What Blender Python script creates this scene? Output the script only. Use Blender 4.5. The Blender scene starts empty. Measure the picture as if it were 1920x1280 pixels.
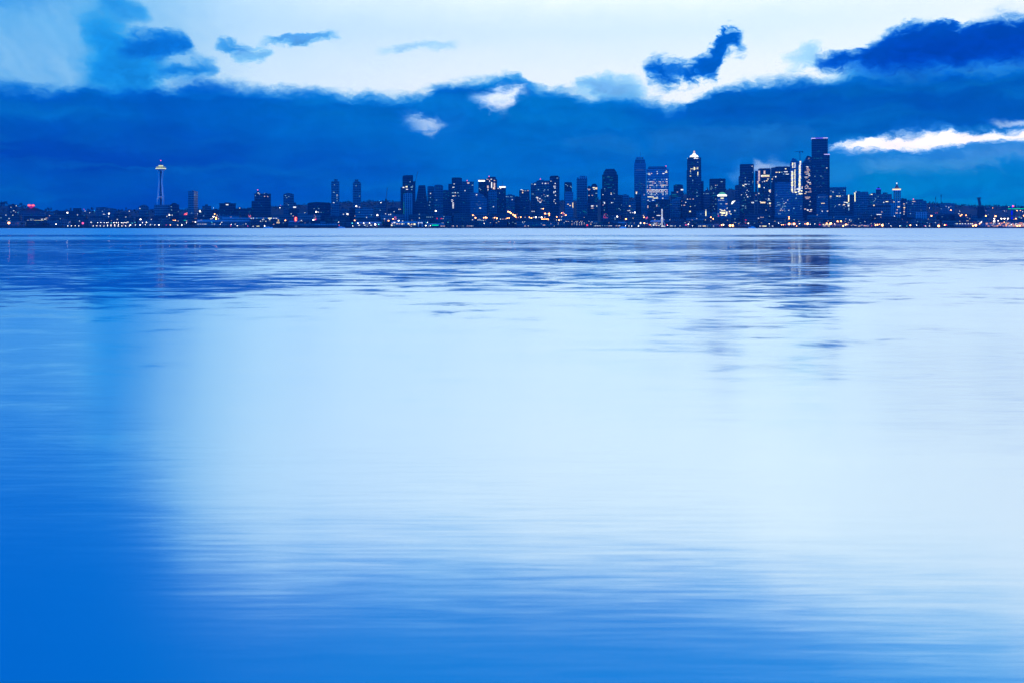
import bpy, math, random
from mathutils import Vector

# ------------------------------------------------------------------ basics
F, CX, YH, CH = 1680.0, 960.0, 425.5, 4.0      # focal length in photo pixels, centre column, horizon row, eye height
S = bpy.context.scene
COL = S.collection
RND = random.Random(11)
PI = math.pi


def lin(r, g, b):
    f = lambda c: (c / 255 / 12.92) if c / 255 <= 0.04045 else ((c / 255 + 0.055) / 1.055) ** 2.4
    return (f(r), f(g), f(b), 1.0)


def clamp(v, a, b):
    return max(a, min(b, v))


def sstep(a, b, v):
    t = clamp((v - a) / (b - a), 0, 1)
    return t * t * (3 - 2 * t)


def interp(pts, x):
    if x <= pts[0][0]:
        return pts[0][1]
    for (x0, y0), (x1, y1) in zip(pts, pts[1:]):
        if x <= x1:
            return y0 + (y1 - y0) * (x - x0) / (x1 - x0)
    return pts[-1][1]


# ------------------------------------------------------------------ node helpers
class NT:
    def __init__(self, tree):
        self.t = tree

    def node(self, kind, **kw):
        n = self.t.nodes.new(kind)
        for k, v in kw.items():
            setattr(n, k, v)
        return n

    def put(self, sock, v):
        if isinstance(v, bpy.types.NodeSocket):
            self.t.links.new(v, sock)
        else:
            sock.default_value = v

    def m(self, op, a, b=0.0, c=0.0, clampit=False):
        n = self.node('ShaderNodeMath', operation=op, use_clamp=clampit)
        for i, v in enumerate((a, b, c)):
            self.put(n.inputs[i], v)
        return n.outputs[0]

    def add(self, a, b): return self.m('ADD', a, b)
    def sub(self, a, b): return self.m('SUBTRACT', a, b)
    def mul(self, a, b): return self.m('MULTIPLY', a, b)

    def smooth(self, v, a, b):
        n = self.node('ShaderNodeMapRange', interpolation_type='SMOOTHSTEP')
        self.put(n.inputs['Value'], v)
        self.put(n.inputs['From Min'], a)
        self.put(n.inputs['From Max'], b)
        return n.outputs[0]

    def remap(self, v, a, b, c, d):
        n = self.node('ShaderNodeMapRange')
        for k, x in zip(('Value', 'From Min', 'From Max', 'To Min', 'To Max'), (v, a, b, c, d)):
            self.put(n.inputs[k], x)
        return n.outputs[0]

    def mix(self, f, a, b):
        n = self.node('ShaderNodeMix', data_type='RGBA')
        self.put(n.inputs[0], f)
        self.put(n.inputs[6], a)
        self.put(n.inputs[7], b)
        return n.outputs[2]

    def xyz(self, x, y, z=0.0):
        n = self.node('ShaderNodeCombineXYZ')
        for i, v in enumerate((x, y, z)):
            self.put(n.inputs[i], v)
        return n.outputs[0]

    def noise(self, vec, scale=1.0, detail=4.0, rough=0.55, dist=0.0):
        n = self.node('ShaderNodeTexNoise')
        self.put(n.inputs['Vector'], vec)
        n.inputs['Scale'].default_value = scale
        n.inputs['Detail'].default_value = detail
        n.inputs['Roughness'].default_value = rough
        n.inputs['Distortion'].default_value = dist
        return n

    def ramp(self, v, stops):
        n = self.node('ShaderNodeValToRGB')
        e = n.color_ramp.elements
        while len(e) < len(stops):
            e.new(0.5)
        for el, (p, c) in zip(e, stops):
            el.position = p
            el.color = c
        self.put(n.inputs[0], v)
        return n.outputs[0]

    def curve(self, v, pts):
        n = self.node('ShaderNodeFloatCurve')
        c = n.mapping.curves[0]
        n.mapping.use_clip = True
        n.mapping.extend = 'HORIZONTAL'
        c.points[0].location = pts[0]
        c.points[1].location = pts[-1]
        for p in pts[1:-1]:
            c.points.new(*p)
        for p in c.points:
            p.handle_type = 'AUTO_CLAMPED'
        n.mapping.update()
        self.put(n.inputs['Value'], v)
        return n.outputs[0]


# ------------------------------------------------------------------ materials
MATS = {}


def new_mat(name):
    m = bpy.data.materials.new(name)
    m.use_nodes = True
    m.node_tree.nodes.clear()
    MATS[name] = m
    t = NT(m.node_tree)
    out = t.node('ShaderNodeOutputMaterial')
    return m, t, out


def plain(name, col, rough=0.7, metal=0.0, var=0.25):
    m, t, out = new_mat(name)
    p = t.node('ShaderNodeBsdfPrincipled')
    oi = t.node('ShaderNodeObjectInfo')
    tc = t.node('ShaderNodeTexCoord')
    nz = t.noise(tc.outputs['Object'], 0.15, 4)
    k = t.add(t.remap(oi.outputs['Random'], 0, 1, 1 - var, 1 + var), t.mul(t.sub(nz.outputs[0], 0.5), 0.5))
    vm = t.node('ShaderNodeVectorMath', operation='SCALE')
    vm.inputs[0].default_value = col[:3]
    t.put(vm.inputs['Scale'], k)
    t.put(p.inputs['Base Color'], vm.outputs[0])
    p.inputs['Roughness'].default_value = rough
    p.inputs['Metallic'].default_value = metal
    t.put(out.inputs[0], p.outputs[0])
    return m


def facade(name, wall, glass, fh=4.0, fw=3.2, hfrac=0.55, wfrac=0.75, grough=0.18):
    """Storeys of windows: a wall colour with rows of dark glass."""
    m, t, out = new_mat(name)
    p = t.node('ShaderNodeBsdfPrincipled')
    tc = t.node('ShaderNodeTexCoord')
    sp = t.node('ShaderNodeSeparateXYZ')
    t.put(sp.inputs[0], tc.outputs['Object'])
    fz = t.m('FRACT', t.m('DIVIDE', sp.outputs[2], fh))
    fx = t.m('FRACT', t.m('DIVIDE', t.add(sp.outputs[0], sp.outputs[1]), fw))
    g = t.mul(t.m('LESS_THAN', fz, hfrac), t.m('LESS_THAN', fx, wfrac))
    geo = t.node('ShaderNodeNewGeometry')
    ns = t.node('ShaderNodeSeparateXYZ')
    t.put(ns.inputs[0], geo.outputs['Normal'])
    side = t.m('LESS_THAN', t.m('ABSOLUTE', ns.outputs[2]), 0.5)
    g = t.mul(g, side)
    oi = t.node('ShaderNodeObjectInfo')
    nz = t.noise(tc.outputs['Object'], 0.06, 3)
    k = t.add(t.remap(oi.outputs['Random'], 0, 1, 0.7, 1.35), t.mul(t.sub(nz.outputs[0], 0.5), 0.7))
    c = t.mix(g, (*wall, 1), (*glass, 1))
    vm = t.node('ShaderNodeVectorMath', operation='SCALE')
    t.put(vm.inputs[0], c)
    t.put(vm.inputs['Scale'], k)
    t.put(p.inputs['Base Color'], vm.outputs[0])
    t.put(p.inputs['Roughness'], t.remap(g, 0, 1, 0.75, grough))
    t.put(out.inputs[0], p.outputs[0])
    return m


def glow(name, col, strength, sample='AUTO'):
    m, t, out = new_mat(name)
    e = t.node('ShaderNodeEmission')
    e.inputs[0].default_value = (*col, 1)
    e.inputs[1].default_value = strength
    t.put(out.inputs[0], e.outputs[0])
    try:
        m.cycles.emission_sampling = sample
    except Exception:
        pass
    return m


facade('concrete', (.27, .27, .27), (.04, .05, .06), 7.0, 5.0)
facade('pale', (.44, .44, .44), (.08, .09, .1), 7.0, 6.0, .75, .5)
facade('mid', (.2, .2, .2), (.04, .05, .06), 7.6, 5.5, .55, .7)
facade('dark', (.08, .08, .085), (.02, .025, .03), 8.0, 5.2, .6, .75, .12)
facade('brown', (.14, .11, .1), (.03, .03, .035), 6.5, 5.0, .5, .6)
facade('glass', (.3, .32, .35), (.1, .12, .15), 7.2, 3.6, .7, .8, .08)
plain('plant_grey', (.12, .12, .12))
plain('roof_dark', (.06, .06, .06), .9)
plain('roof_pale', (.5, .5, .5), .6)
plain('white_paint', (.78, .78, .78), .5)
plain('steel', (.25, .26, .27), .4, .6)
plain('seawall', (.035, .035, .035), .95)
plain('bark', (.05, .035, .02), .95)
plain('leaf', (.03, .045, .02), .9, 0, .5)
plain('needle_leaf', (.02, .035, .02), .9, 0, .4)
plain('earth', (.045, .05, .035), .95)
plain('house_wall', (.2, .19, .17), .8, 0, .6)
plain('hull', (.04, .04, .05), .6)
plain('hazy_hill', (.09, .1, .09), .95)

glow('w_white', (.9, .95, 1), 1.45, 'NONE')
glow('w_warm', (1, .76, .44), 1.45, 'NONE')
glow('w_yellow', (1, .95, .55), 1.8, 'NONE')
glow('w_pink', (1, .72, .66), 1.0, 'NONE')
glow('w_cool', (.36, .74, 1), .8, 'NONE')
glow('port_glow', (1, .36, .1), 2.2, 'NONE')
glow('w_teal', (.01, .28, .42), .5, 'NONE')
glow('w_dim', (.12, .26, .5), .42, 'NONE')
glow('lamp_white', (1, .9, .78), 9)
glow('lamp_orange', (1, .36, .1), 13)
glow('lamp_pink', (1, .1, .3), 2.4)
glow('dim_pink', (.8, .02, .5), .5)
glow('lamp_red', (1, .02, .06), 1.9)
glow('lamp_green', (.0, .8, .42), 1.2)
glow('lamp_cyan', (.1, .8, .9), 4)
glow('lamp_blue', (.0, .0, 1), 1.2)
glow('crown_white', (.95, 1, .9), 2.2)  # crown lights; also stands in for floodlight on the pyramid and dome rim
glow('crown_green', (.15, .75, .55), .7)
glow('crown_violet', (.55, .5, 1), 1.6)
glow('crown_blue', (.05, .05, 1), 1.3)
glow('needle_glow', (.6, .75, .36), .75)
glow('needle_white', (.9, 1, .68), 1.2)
glow('floodlit', (.02, .22, .5), .55)
glow('floodlit_pink', (.4, .3, .55), .55)
LAMP = dict(W='lamp_white', O='lamp_orange', P='lamp_pink', R='lamp_red', G='lamp_green', C='lamp_cyan', B='lamp_blue')
WINM = dict(w='w_white', a='w_warm', y='w_yellow', p='w_pink', c='w_cool', t='w_teal', d='w_dim', o='port_glow')


# ------------------------------------------------------------------ mesh building
class MB:
    def __init__(self):
        self.v, self.f = [], []

    def box(self, x0, x1, y0, y1, z0, z1):
        n = len(self.v)
        self.v += [(x0, y0, z0), (x1, y0, z0), (x1, y1, z0), (x0, y1, z0), (x0, y0, z1), (x1, y0, z1), (x1, y1, z1), (x0, y1, z1)]
        self.f += [tuple(n + i for i in q) for q in ((0, 3, 2, 1), (4, 5, 6, 7), (0, 1, 5, 4), (1, 2, 6, 5), (2, 3, 7, 6), (3, 0, 4, 7))]
        return self

    def prism(self, poly, y0, y1):
        """poly: (x, z) outline seen from the front, either winding."""
        a = sum(p[0] * q[1] - q[0] * p[1] for p, q in zip(poly, poly[1:] + poly[:1]))
        if a < 0:
            poly = poly[::-1]
        n, k = len(self.v), len(poly)
        self.v += [(x, y0, z) for x, z in poly] + [(x, y1, z) for x, z in poly]
        self.f.append(tuple(n + i for i in range(k)))
        self.f.append(tuple(n + k + i for i in reversed(range(k))))
        for i in range(k):
            j = (i + 1) % k
            self.f.append((n + i, n + k + i, n + k + j, n + j))
        return self

    def lathe(self, prof, seg=20, cx=0, cy=0, sy=1.0):
        n, k = len(self.v), len(prof)
        for i in range(seg):
            a = 2 * PI * i / seg
            for r, z in prof:
                self.v.append((cx + r * math.cos(a), cy + r * sy * math.sin(a), z))
        for i in range(seg):
            j = (i + 1) % seg
            for q in range(k - 1):
                self.f.append((n + i * k + q, n + j * k + q, n + j * k + q + 1, n + i * k + q + 1))
        self.f.append(tuple(n + i * k for i in reversed(range(seg))))
        self.f.append(tuple(n + i * k + k - 1 for i in range(seg)))
        return self

    def tube(self, p, q, r, r2=None, seg=6):
        p, q = Vector(p), Vector(q)
        r2 = r if r2 is None else r2
        d = (q - p).normalized()
        a = d.cross(Vector((0, 0, 1)) if abs(d.z) < .9 else Vector((1, 0, 0))).normalized()
        b = d.cross(a)
        n = len(self.v)
        for c, rr in ((p, r), (q, r2)):
            for i in range(seg):
                t = 2 * PI * i / seg
                self.v.append(tuple(c + a * (rr * math.cos(t)) + b * (rr * math.sin(t))))
        for i in range(seg):
            j = (i + 1) % seg
            self.f.append((n + i, n + j, n + seg + j, n + seg + i))
        self.f.append(tuple(n + i for i in reversed(range(seg))))
        self.f.append(tuple(n + seg + i for i in range(seg)))
        return self

    def ball(self, c, r, seg=8, rings=5):
        prof = [(max(.001, r * math.sin(PI * i / rings)), c[2] - r * math.cos(PI * i / rings)) for i in range(rings + 1)]
        return self.lathe(prof, seg, c[0], c[1])

    def mesh(self, name, mat):
        me = bpy.data.meshes.new(name)
        me.from_pydata(self.v, [], self.f)
        me.materials.append(MATS[mat])
        me.update()
        return me

    def build(self, name, mat, parent=None, loc=(0, 0, 0), smooth=False):
        me = self.mesh(name, mat)
        if smooth:
            for p in me.polygons:
                p.use_smooth = True
        return link(name, me, parent, loc)


def link(name, data, parent=None, loc=(0, 0, 0)):
    o = bpy.data.objects.new(name, data)
    COL.objects.link(o)
    o.location = loc
    if parent:
        o.parent = parent
    return o


USED_LABELS = {}


def tag(o, label, cat, group=None):
    o['label'] = label
    o['category'] = cat
    if group:
        o['group'] = group
    return o


def thing(name, label, cat, loc=(0, 0, 0), rz=0.0, group=None):
    o = link(name, None, None, loc)
    o.rotation_euler = (0, 0, rz)
    o.empty_display_size = 2
    return tag(o, label, cat, group)


def structure(o):
    o['kind'] = 'structure'
    return o


# ------------------------------------------------------------------ the land
RIDGE = [(-400, 392), (0, 386), (40, 388), (100, 397), (250, 394), (450, 392), (540, 386), (560, 384), (600, 383), (640, 379), (690, 378), (760, 378),
         (900, 376), (1100, 376), (1320, 362), (1360, 356), (1376, 355), (1400, 358), (1540, 366), (1600, 368), (1680, 374), (1740, 380), (1790, 384), (1830, 386), (1920, 388), (2400, 390)]


def ground(X, Y):
    px = CX + F * X / Y
    zr = (YH - interp(RIDGE, px)) / F * 4000
    if Y < 2480:
        return 3.6
    if Y < 3200:
        return 3.6 + 20 * sstep(2480, 3200, Y)
    z = 23.6 + (zr - 23.6) * sstep(3150, 4000, Y)
    if Y > 4000:
        z = 23.6 + (zr - 23.6) * (1 - .5 * sstep(4000, 7000, Y))
    z += 3.5 * math.sin(X * .021 + Y * .013) * math.sin(X * .011 - Y * .02) * sstep(3200, 3600, Y)
    return max(3.6, z)


def zof(py, D):
    return (YH - py) / F * D + CH


def xof(px, D):
    return (px - CX) / F * D


# ------------------------------------------------------------------ buildings
UNIT = {}


def unit_box(mat):
    if mat not in UNIT:
        UNIT[mat] = MB().box(-.5, .5, -.5, .5, -.5, .5).mesh('window', mat)
    return UNIT[mat]


BLDS = []


class Bld:
    """A building drawn from the front: tiers in photo columns / rows at the depth D, turned to face the bay."""

    def __init__(self, name, label, cat, D, tiers, mat='mid', yaw=0.0, ref=None, group=None, depth=None):
        self.D, self.tiers, self.ref = D, [], ref
        x0 = min(self.ext(t)[0] for t in tiers[:1])
        x1 = max(self.ext(t)[1] for t in tiers[:1])
        self.xc = xc = (x0 + x1) / 2
        X = xof(xc, D)
        az = math.atan2(X, D)
        self.s = s = D / F * math.cos(az)
        W = (x1 - x0) * s
        d = depth or clamp(.85 * W, 10, 46)
        th = math.radians(yaw)
        if abs(th) > .01:
            d = min(d, .5 * W / abs(math.sin(th)))
        w = (W - d * abs(math.sin(th))) / math.cos(th)
        self.k, self.d, self.th, self.w = w / W, d, th, w
        cx, cy = X + math.sin(az) * d / 2, D + math.cos(az) * d / 2
        g = ground(cx, cy)
        self.g = g - 1.5
        self.o = thing(name, label, cat, (cx, cy, g), -az + th, group)
        self.z0 = g
        self.nwin = {}
        for i, t in enumerate(tiers):
            self.tier(t, mat, i)
        BLDS.append(self)

    @staticmethod
    def ext(t):
        if t[1] == 'prof':
            xs = [p[0] for p in t[2]]
            return min(xs), max(xs), min(p[1] for p in t[2] if p[1] is not None), max((p[1] if p[1] is not None else 999) for p in t[2])
        if t[1] == 'dome':
            hw = max(p[0] for p in t[3])
            return t[2] - hw, t[2] + hw, min(p[1] for p in t[3]), max((p[1] if p[1] is not None else 999) for p in t[3])
        return t[1], t[2], t[3], (t[4] if len(t) > 4 and t[4] is not None else 999)

    def lx(self, px):
        return (px - self.xc) * self.s * self.k

    def lz(self, py):
        return (self.g if py is None else zof(py, self.D)) - self.z0

    def tier(self, t, mat, i):
        x0, x1, yt, yb = self.ext(t)
        frac = 1.0 if i == 0 else clamp((x1 - x0) * self.s * self.k / max(self.w, .1) * .9, .18, .93)
        dd = self.d * frac / 2
        part = t[0]
        if t[1] == 'prof':
            m = t[3] if len(t) > 3 and t[3] else mat
            if len(t) > 4:
                dd = self.d * t[4] / 2
            MB().prism([(self.lx(a), self.lz(b)) for a, b in t[2]], -dd, dd).build(part, m, self.o)
        elif t[1] == 'dome':
            m = t[4] if len(t) > 4 and t[4] else mat
            prof = sorted([(max(.05, hw * self.s * self.k), self.lz(b)) for hw, b in t[3]], key=lambda p: p[1])
            MB().lathe(prof, 16, self.lx(t[2]), 0, min(1, self.d / self.w) if self.w else 1).build(part, m, self.o)
            dd = 0.5 * prof[0][0]
        else:
            m = t[5] if len(t) > 5 and t[5] else mat
            if len(t) > 6:
                dd = self.d * t[6] / 2
            MB().box(self.lx(x0), self.lx(x1), -dd, dd, self.lz(t[4] if len(t) > 4 else None), self.lz(yt)).build(part, m, self.o)
        self.tiers.append((x0, x1, yt, yb, dd))

    def covers(self, px, py, mx=0.3):
        return any(a + mx < px < b - mx and c + .4 < py < e for a, b, c, e, _ in self.tiers)

    def attach(self, px, py, wpx, hpx, mat, name='window', thick=.5):
        tt = None
        for t in self.tiers:
            if t[0] - .5 <= px <= t[1] + .5 and t[2] - .5 <= py <= t[3]:
                tt = t
                break
        if tt is None:
            tt = self.tiers[0]
        dd = tt[4]
        sc = (.72 if self.D < 2445 else .82) if name == 'window' and hpx < 5 else 1.0
        wx, hz = wpx * self.s * sc, hpx * self.D / F * sc
        off = (px - self.xc) * self.s
        sn, cs = math.sin(self.th), math.cos(self.th)
        x = (off - dd * sn) / cs if abs(self.th) > .01 else off
        hw = self.w / 2 if tt is self.tiers[0] else max(abs(self.lx(tt[0])), abs(self.lx(tt[1])))
        y = -dd - .2
        sx, sy = wx, thick
        lo, hi = (self.lx(tt[0]), self.lx(tt[1]))
        if x < lo and self.th > .01:
            q = clamp((lo - x) * cs / max(sn, .05), wx / 2 + .3, 2 * dd - wx / 2 - .3)
            x, y, sx, sy = lo - .2, -dd + q, thick, wx
        elif x > hi and self.th < -.01:
            q = clamp((x - hi) * cs / max(-sn, .05), wx / 2 + .3, 2 * dd - wx / 2 - .3)
            x, y, sx, sy = hi + .2, -dd + q, thick, wx
        else:
            x = clamp(x, min(lo + wx / 2, (lo + hi) / 2), max(hi - wx / 2, (lo + hi) / 2))
        n = self.nwin[name] = self.nwin.get(name, 0) + 1
        z = zof(py, self.D) - self.z0
        if n > 98:
            self.over = getattr(self, 'over', {})
            self.over.setdefault((name, mat), MB()).box(x - sx / 2, x + sx / 2, y - sy / 2, y + sy / 2, z - hz / 2, z + hz / 2)
            return None
        o = link(name, unit_box(mat), self.o, (x, y, z))
        o.scale = (sx, sy, hz)
        return o

    def fill(self, x0, x1, y0, y1, n, kinds, wpx=1.7, hpx=1.15, row=2.3, colw=2.2):
        """Scatter n lit windows on the storey grid of this facade; kinds is a string of window letters to draw from."""
        seen = set()
        for _ in range(n * 3):
            if len(seen) >= n:
                break
            r, c = int(RND.random() * max(1, (y1 - y0) / row)), int(RND.random() * max(1, (x1 - x0) / colw))
            if (r, c) in seen:
                continue
            seen.add((r, c))
            px, py = x0 + (c + .5) * colw, y0 + (r + .5) * row
            if not (x0 <= px <= x1):
                continue
            k = RND.choice(kinds)
            f = RND.choice((.8, 1, 1, 1.3))
            self.attach(px, py, wpx * f, hpx, WINM[k])
        return self

    def strip(self, x0, x1, py, h=1.2, k='w', name='window'):
        self.attach((x0 + x1) / 2, py, x1 - x0, h, WINM.get(k, k), name)
        return self

    def finish(self):
        for (name, mat), mb in getattr(self, 'over', {}).items():
            o = mb.build(name, mat, self.o)
            o['kind'] = 'stuff'

# ------------------------------------------------------------------ the skyline, left to right
OT, AT, OB, AB = 'office tower', 'apartment tower', 'office block', 'apartment block'


def tower(label, cat, D, tiers, mat='mid', yaw=0, ref=None, **k):
    return Bld(cat.replace(' ', '_'), label, cat, D, tiers, mat, yaw, ref, **k)


def W(*a):
    return ('wall',) + a


# far left hillside
B = tower('flat dark house block on the wooded hill at far left', AB, 3300, [W(14, 32, 384), ('penthouse', 22, 28, 382.6, 384)], 'dark', 12)
B.fill(15, 31, 388, 404, 5, 'wct')
B = tower('low gabled hall carrying the glowing pink rooftop sign', 'hall', 3000,
          [W(38, 84, 396), ('roof', 'prof', [(36, 396.5), (58.5, 387.5), (85, 396.5)], 'roof_dark')], 'mid', ref='the pink-signed hall')
B.fill(40, 82, 398, 408, 7, 'ttd')
HALL = B
B = tower('long dark grain-coloured block with stepped penthouse left of the saucer tower', OB, 2750,
          [W(107, 153, 396), ('penthouse', 137, 153, 390.5, 396), ('roof_plant', 131, 134, 390, 396, 'plant_grey')], 'dark', 0, 'the stepped long dark block')
B.fill(109, 150, 400, 420, 12, 'ttdw')
B = tower('wide low block with slanting flat roof on the left hillside', OB, 3150,
          [W('prof', [(180, None), (180, 389.4), (196, 389), (219, 392), (219, None)])], 'mid', 0, 'the slant-roofed wide block')
B.fill(182, 218, 392, 406, 9, 'twd')
B = tower('broad dark block right of the slant-roofed block, row of bright dots below', OB, 2900, [W(213, 246, 401), ('penthouse', 226, 238, 398.5, 401)], 'dark', -10)
B.fill(215, 244, 404, 418, 8, 'twd')
B = tower('round-topped pale block left of the saucer tower', AB, 2700,
          [W(260, 279, 389.5), ('roof', 'prof', [(259, 390), (262, 387), (266, 385), (270, 384.2), (274, 385), (277, 387), (280, 390)], None, .95)], 'mid', 0, 'the round-topped block')
B.fill(262, 278, 393, 404, 4, 'ttd')
B = tower('wide flat block standing before the feet of the saucer tower', AB, 2650,
          [W(289.5, 307, 384.5), ('wing', 307, 321, 384, None, None, .85)], 'concrete', 0, 'the block before the saucer tower')
B.fill(291, 320, 388, 402, 4, 'tt')
B = tower('dark block with humped rooftop plant right of the saucer tower', AB, 2640,
          [W(318.5, 336, 384), ('roof_plant', 'prof', [(320, 384.2), (323, 381.6), (327, 380.8), (331, 382), (333, 384.2)], 'roof_dark', .6)], 'dark', 0, 'the hump-roofed block')
B.fill(320, 335, 387, 402, 4, 'tct')
B = tower('slim dark slab tower standing alone right of the saucer tower', AT, 2800,
          [W(352.5, 371, 359.3), ('penthouse', 359, 364.5, 357.3, 359.3), ('roof_plant', 364.5, 369, 358.3, 359.3, 'plant_grey')], 'concrete', -28, 'the lone slab tower')
B.strip(363.5, 366.5, 366, 1.4, 'c')
B.fill(354, 370, 376, 410, 4, 'ttc')
B = tower('squat stepped block right of the lone slab tower', AB, 2850,
          [W(372, 396, 394), ('upper_storeys', 379, 396, 386.5, 394), ('penthouse', 384.5, 390, 383.5, 386.5)], 'mid', 0, 'the squat stepped block')
B.fill(374, 395, 388, 408, 8, 'ttcd')
B = tower('low bushy-roofed block with scattered lights between two dark blocks', AB, 2900, [W(395, 414, 393.5), ('penthouse', 402, 408, 391.8, 393.5)], 'dark', 15)
B.fill(397, 413, 396, 408, 6, 'ttw')
B = tower('broad block with one lit sign just under its roof', OB, 2760,
          [W(411.5, 442, 382.5), ('penthouse', 421, 432, 380, 382.5), ('parapet', 410.5, 443, 381.8, 382.9, 'roof_dark', 1.02)], 'dark', 0, 'the lit-sign block')
B.strip(423.5, 428.3, 384.4, 1.7, 'w', 'sign')
B.fill(413, 441, 392, 408, 5, 'tt')
B = tower('low plain dark block right of the lit-sign block', OB, 2800, [W(442, 472, 391.5), ('penthouse', 447, 453, 389.5, 391.5)], 'dark', 0)
B.fill(444, 470, 394, 408, 6, 'ttwd')
# the belltown group
B = tower('stepped twin-topped tower with a pink beacon on its left peak', AT, 2820,
          [W(477, 497, 363.5), ('east_wing', 497, 508, 363.3, None, None, .85), ('west_wing', 471.8, 477, 377.5, None, None, .9),
           ('peak', 'prof', [(480, 363.5), (481.5, 360), (484, 357.4), (486.5, 361), (489, 363.5)], None, .7), ('penthouse', 494, 501, 362, 363.5)], 'dark', 0, 'the pink-peaked tower')
for p in ((484.2, 362.3, 2.4, 'w'), (486.5, 364.3, 1.2, 'w'), (496, 363, 1.6, 'c'), (496.6, 368.8, 2.1, 'p'), (502, 368.8, 1.9, 'p'), (479, 367.3, 1.3, 'c'), (490, 369, 1.3, 't'), (490, 386, 1.6, 't')):
    B.attach(p[0], p[1], p[2], 1.6, WINM[p[3]])
B.fill(473, 507, 380, 408, 8, 'ttd')
BEACONS = [(B, 483.2, 356.6, 'lamp_pink')]
B = tower('arched-top slab tower with two dim windows under its roof', AT, 2830,
          [W(531.3, 551, 364.5), ('roof', 'prof', [(533, 364.5), (537, 363), (541, 362.2), (546, 363), (550, 364.5)], None, .9), ('side_wing', 551, 555, 380, None, None, .8)], 'mid', 0, 'the arched-top slab')
for p in ((535.3, 367.6), (541.5, 369), (537.5, 371.2), (540.6, 384.8)):
    B.attach(p[0], p[1], 1.8, 1.4, 'w_cool')
B.fill(533, 550, 372, 408, 6, 'ttd')
B = tower('dark cubic block with a bright rooftop sign in front of the arched-top slab', OB, 2600, [W(542, 561, 392), ('penthouse', 549, 556, 390.5, 392)], 'dark', 0, 'the bright-signed cube')
B.strip(549.7, 555, 389, 2.3, 'w', 'sign')
B = tower('wide dark slab with a gently curved roofline', OB, 2900,
          [W(577, 619.5, 381.5), ('roof', 'prof', [(577, 381.5), (583, 380.3), (590, 379.7), (597, 379.4), (606, 379.8), (614, 380.6), (619, 381.5)], 'roof_dark', .95)], 'dark', 0, 'the curve-roofed slab')
B.fill(579, 618, 386, 410, 9, 'ttcd')
for i, (a, b, c, yt, yp, lab) in enumerate(((621, 636.3, (626.3, 633), 340.8, 336.3, 'left of two matching slim towers with off-centre caps'), (661.5, 677, (665, 672), 343.2, 337, 'right of two matching slim towers with stepped caps'))):
    T = [W(a, b, yt), ('penthouse', c[0], c[1], yp, yt)]
    if i:
        T += [('upper_storeys', a + 1.6, b - 1.6, yt - 2.2, yt, None, .8)]
        T[1] = ('penthouse', c[0], c[1], yp, yt - 2.2)
    B = tower(lab, AT, 2900, T, 'mid', 0, ('the left twin tower', 'the right twin tower')[i], group='pair of matching slim towers')
    if i == 0:
        pts = ((627, 347, 'c', 1.6), (626, 361.3, 'c', 3.4), (632, 366.4, 'w', 2), (629.5, 366.2, 't', 1.5), (632, 369.5, 'c', 1.5), (629, 371, 't', 1.3), (632, 372.9, 'c', 1.6), (632, 377.2, 'c', 1.6), (625.8, 380.6, 'w', 3.2))
    else:
        pts = ((668, 346, 't', 1.6), (667.7, 348.9, 'c', 1.7), (673.4, 363.2, 't', 1.7), (667.8, 366.7, 't', 1.8), (674, 368.4, 'c', 1.7))
    for p in pts:
        B.attach(p[0], p[1], p[3], 1.4, WINM[p[2]])
B = tower('pale grid-fronted block at the right twin tower foot', AB, 2620, [W(666, 700, 391), ('penthouse', 680, 690, 389.6, 391)], 'concrete', 0, 'the grid-fronted block')
B.fill(668, 699, 393, 410, 7, 'ttcw')
B = tower('dark narrow block between the twin towers', AB, 2700, [W(655, 667, 390), ('roof_plant', 657, 662, 388.6, 390, 'plant_grey')], 'dark', 10)
B = tower('mid-height block behind the pier lights right of the twin towers', AB, 2780, [W(636, 657, 393.5), ('penthouse', 641, 649, 391.7, 393.5)], 'mid', -14)
B.fill(637, 656, 396, 412, 6, 'ttcw')
B = tower('dim block on the slope under the leaning crane boom', AB, 3050, [W(701, 724, 386), ('upper_storeys', 708, 724, 382.5, 386)], 'mid', 12)
B.fill(703, 723, 389, 408, 6, 'ttcd')
B = tower('ribbed low block left of the first downtown tower', AB, 2750, [W(727, 752, 391), ('penthouse', 733, 744, 389, 391)], 'dark', 0)
B.fill(729, 750, 394, 408, 4, 'tdw')
# downtown north
B = tower('tall dark tower with a bright band of lit floors halfway up', OT, 3000,
          [W(754.8, 774.4, 330.5), ('roof', 'prof', [(754.8, 330.5), (756, 330), (761, 329), (774.2, 328.8), (774.2, 330.5)], None, .98), ('east_wing', 774.4, 779, 340.3, None, None, .85), ('west_wing', 751, 754.8, 351.3, None, None, .85)], 'dark', 0, 'the tower with the bright waist band')
for p in ((755.3, 352, 4.2, 'w', 2), (762.3, 350.6, 4.2, 'y', 2.6), (772, 351.4, 5, 'c', 1.8), (763, 355.6, 4.4, 'w', 1.6), (772, 355.9, 2.2, 'c', 1.6), (769, 341.4, 2, 'c', 1.7), (761.5, 345.6, 1.6, 't', 1.2), (774.5, 349.4, 1.4, 'c', 1.6),
          (769, 337.5, 1.2, 't', 1.2), (767, 347, 3, 't', 1.2), (758, 363.5, 5, 't', 1), (771, 362.5, 4, 't', 1), (759.5, 358.7, 2, 't', 1)):
    B.attach(p[0], p[1], p[2], p[4], WINM[p[3]])
B = tower('pale ribbed block with a low rounded top before the bright-banded tower', AB, 2700,
          [W(756.3, 774, 364.6), ('roof', 'prof', [(757, 364.6), (760, 363), (765, 362.2), (770, 363), (773.5, 364.6)], None, .9)], 'pale', 0, 'the pale ribbed block')
B.fill(758, 773, 368, 400, 4, 'tt')
B.strip(754.6, 756.2, 391, 24, 't')
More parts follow.
